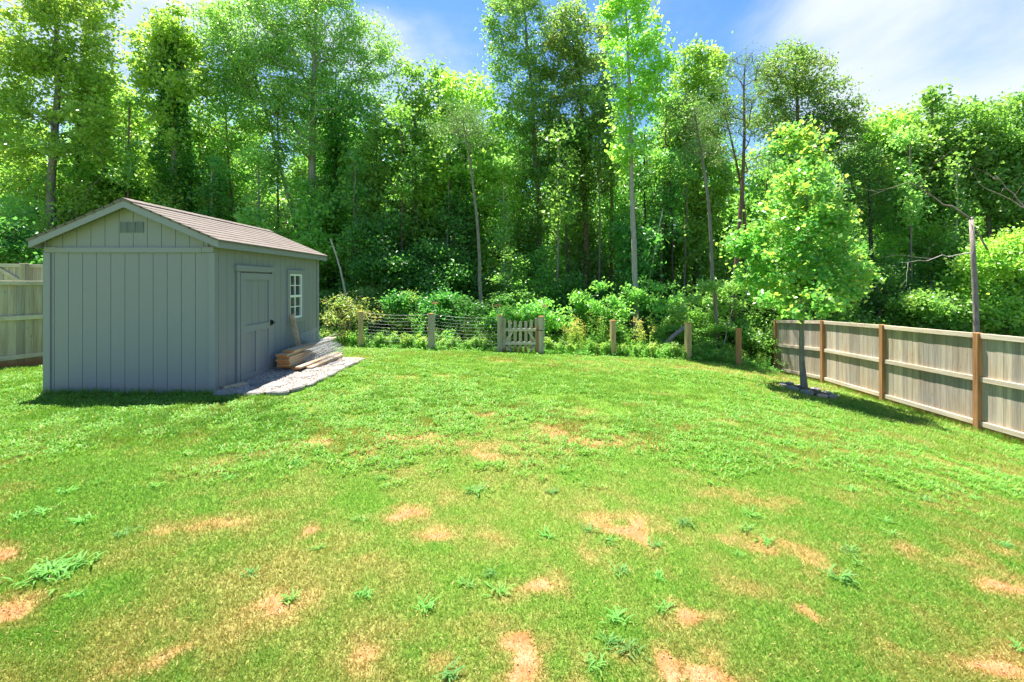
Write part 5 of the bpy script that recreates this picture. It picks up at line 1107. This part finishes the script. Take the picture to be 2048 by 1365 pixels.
def undergrowth():
    rs = np.random.RandomState(77); n = 5200; x = -17 + 34 * rs.rand(n); y = edge_y(x) + .05 + 7 * rs.rand(n) ** 1.5; ok = ~((x > 8.8) & (y < 16.2)) & ~((x < -4.5) & (y < 15.2)); x, y = x[ok], y[ok]; n = len(x)
    dep = y - edge_y(x); hh = .10 + .28 * sstep(dep, 0, 1.6) * (fbm(x, y, .8, 9, 3) + .35); k = 30
    idx = np.repeat(np.arange(n), k); C = np.stack([x[idx] + rs.randn(n * k) * .17, y[idx] + rs.randn(n * k) * .17, gz(x, y)[idx] + hh[idx] * rs.rand(n * k) * 1.3], 1)
    o = leaves('undergrowth', C, .085, rs, LM['weed'], None, up=.4, asp=.45, tint=np.clip(rs.rand(n)[idx] * .6 + rs.rand(n * k) * .4, 0, 1)); tag(o, kind='stuff', label='low leafy undergrowth between lawn edge and wood', cat='undergrowth')
    # taller blades fringing the lawn
    n = 16000; x = -7 + 16 * rs.rand(n); y = edge_y(x) - .12 + .5 * rs.rand(n); V = []; a = rs.rand(n) * 6.28; h = .08 + .16 * rs.rand(n); B = np.stack([x, y, gz(x, y)], 1); S = np.stack([np.cos(a), np.sin(a), a * 0], 1) * .007
    tip = B + np.stack([np.cos(a * 3) * h * .4, np.sin(a * 3) * h * .4, h], 1); V = np.stack([B - S, B + S, tip], 1).reshape(-1, 3)
    o = npmesh('edge_grass', V, np.arange(3 * n).reshape(-1, 3), M['grass'], None, {'dry': np.repeat((rs.rand(n) < .08) * .8, 3), 'tint': np.repeat(rs.rand(n) * .7, 3)}); tag(o, kind='stuff', label='longer unmown grass fringing the lawn', cat='grass')
undergrowth()
def base_grass():
    rs = np.random.RandomState(78); xs = []; ys = []
    for (a, b, c, d, n, w) in ((-6.75, 6.50, -4.1, 6.46, 2600, .07), (9.12, 15.6, 9.0, 13.1, 1500, .1), (8.98, 13.1, 8.72, 10.68, 1900, .1), (8.72, 10.68, 8.6, 8.4, 2200, .1), (8.6, 8.4, 8.5, 6.05, 2600, .1), (-6.70, 6.6, -6.70, 10, 1500, .06)):
        t = rs.rand(n); t = t[rs.rand(n) < .25 + .75 * sstep(vnoise(t * 9, t, 3., int(n)), .35, .65)]; xs.append(a + (c - a) * t - w * rs.rand(len(t))); ys.append(b + (d - b) * t - .05 * rs.rand(len(t)))
    for px, Y in ((721.5,13.7),(862.5,13.4),(1003,13.5),(1080,13.5),(1226,13.7),(1376,13.3),(1477,12.95)):
        n = 220; a = rs.rand(n) * 6.28; xs.append(X_(px, Y) + np.cos(a) * .13); ys.append(Y + np.sin(a) * .13)
    x = np.concatenate(xs); y = np.concatenate(ys); n = len(x); a = rs.rand(n) * 6.28; h = .05 + .09 * rs.rand(n); B = np.stack([x, y, lz(x, y) - .005], 1); S = np.stack([np.cos(a), np.sin(a), a * 0], 1) * .0045
    tip = B + np.stack([np.cos(a * 3) * h * .5, np.sin(a * 3) * h * .5, h], 1); V = np.stack([B - S, B + S, tip], 1).reshape(-1, 3)
    o = npmesh('base_grass', V, np.arange(3 * n).reshape(-1, 3), M['grass'], None, {'dry': np.repeat((rs.rand(n) < .12) * .8, 3), 'tint': np.repeat(rs.rand(n) * .7, 3)}); tag(o, kind='stuff', label='longer grass left standing against shed, posts and fence', cat='grass')
    # crumbs of clay on the bare spots
    P = []
    for (bx, by, rx, ry, st) in _B:
        if by < 5.5: k = int(34 * st * min(2.5, (rx + ry) * 7)); P.append(np.stack([bx + rs.randn(k) * rx * .8, by + rs.randn(k) * ry * .8], 1))
    P = np.concatenate(P); n = len(P); s_ = .0015 + .0035 * rs.rand(n) ** 2; c = np.stack([P[:, 0], P[:, 1], lz(P[:, 0], P[:, 1]) + .004], 1); base = np.array([[1,0,0],[-1,0,0],[0,1,0],[0,-1,0],[0,0,.8],[0,0,-.7]])
    V = (c[:, None] + base[None] * s_[:, None, None] * (.7 + .6 * rs.rand(n, 6, 1))).reshape(-1, 3); fo = np.array([[0,2,4],[2,1,4],[1,3,4],[3,0,4],[2,0,5],[1,2,5],[3,1,5],[0,3,5]])
    o = npmesh('soil_crumbs', V, (np.arange(n)[:, None, None] * 6 + fo[None]).reshape(-1, 3), M['clay']); tag(o, kind='stuff', label='crumbs of orange clay on the bare spots of the lawn', cat='soil')
base_grass()

# broadleaf weed tufts standing in the lawn
def lawn_tuft(px, py, s, label=None, n=12, pale=False):
    x, y = on_ground(px, py); rs = np.random.RandomState(px + py); C = []; V = []; T = []; tt = []
    for k in range(n):
        a = rs.rand() * 6.28; r = rs.rand() * .09 * s; l = (.06 + .07 * rs.rand()) * s; w = l * .065; r = r if n < 40 else rs.rand() * .17; b = np.array([math.cos(rs.rand() * 6.28) * r, math.sin(rs.rand() * 6.28) * r * .8, 0]); d = np.array([math.cos(a), math.sin(a), 0]); sd = np.array([-d[1], d[0], 0]); e = .45 + .75 * rs.rand()
        P = [b, b + d * l * .35 + [0, 0, l * e * .4], b + d * l * .75 + [0, 0, l * e * .55], b + d * l * 1.05 + [0, 0, l * e * .5]]; ww = [w * .5, w, w * .8, 0]; i0 = sum(len(v) for v in V)
        V.append(np.array([q for p, u in zip(P, ww) for q in (p - sd * u, p + sd * u)])); T += [(i0 + 2 * j, i0 + 2 * j + 1, i0 + 2 * j + 3, i0 + 2 * j + 2) for j in range(3)]; tt += [.15 + .7 * rs.rand()] * 8
    o = npmesh('weed_tuft', np.concatenate(V), np.array(T), LM['tuft' if pale else 'weed'], None, {'tint': tt}, k=4); o.location = (x, y, float(lz(x, y)))
    w = ('in the nearest strip of lawn' if py > 1190 else 'in the middle foreground lawn' if py > 1060 else 'farther up the lawn') + (' at the left' if px < 500 else ' left of centre' if px < 900 else ' right of centre' if px < 1450 else ' at the right')
    c_ = 'bluish' if pale else 'bright'; tag(o, label or f'small {c_} broad bladed weed tuft {w}', 'weed tuft', None if label else f'small {c_} weed tufts {w}')
lawn_tuft(105,1150,.72,'large spreading clump of bright weed at the left foreground of the lawn', 130)
for px, py, s in ((160,1048,1.5),(85,1030,1.4),(250,1070,1.2),(135,985,1.4),(30,1040,1.3),(310,975,1.3),(575,1205,1.2),(500,1150,.9),(630,1100,.9),(145,1195,.8),(730,1195,1.1),(935,1170,1.1),(1000,1185,1.2),(1095,1075,1.1),(1175,1060,1.1),(1218,1085,1.2),(1310,1090,1.1),(1240,1145,1.1),
                  (1230,1240,1.3),(1218,1290,1.1),(1370,1048,1.4),(950,985,1.8),(1500,1030,1.4),(1495,1060,1.3),(1535,1085,1.3),(1480,1110,.9),(1700,1105,1.3),(1680,1155,1.6),(1715,1130,1.1),(1785,1072,1.2),(1770,1045,1.2),(1850,1000,1.5),(1700,980,1.5),(2010,1095,1.3),(1950,1000,1.4),
                  (720,1040,1.1),(850,1215,1.1),(1260,1305,1.2),(1320,1160,.9),(1100,985,1.2),(1330,1225,1.0),(980,1150,1.0),(590,930,1.3),(760,955,1.2),(460,960,1.1),(2035,1300,1.0),(900,1350,1.2),(1190,1335,1.1)):
    lawn_tuft(px, py, s * .40, n=26, pale=(px + py) % 3 == 0)
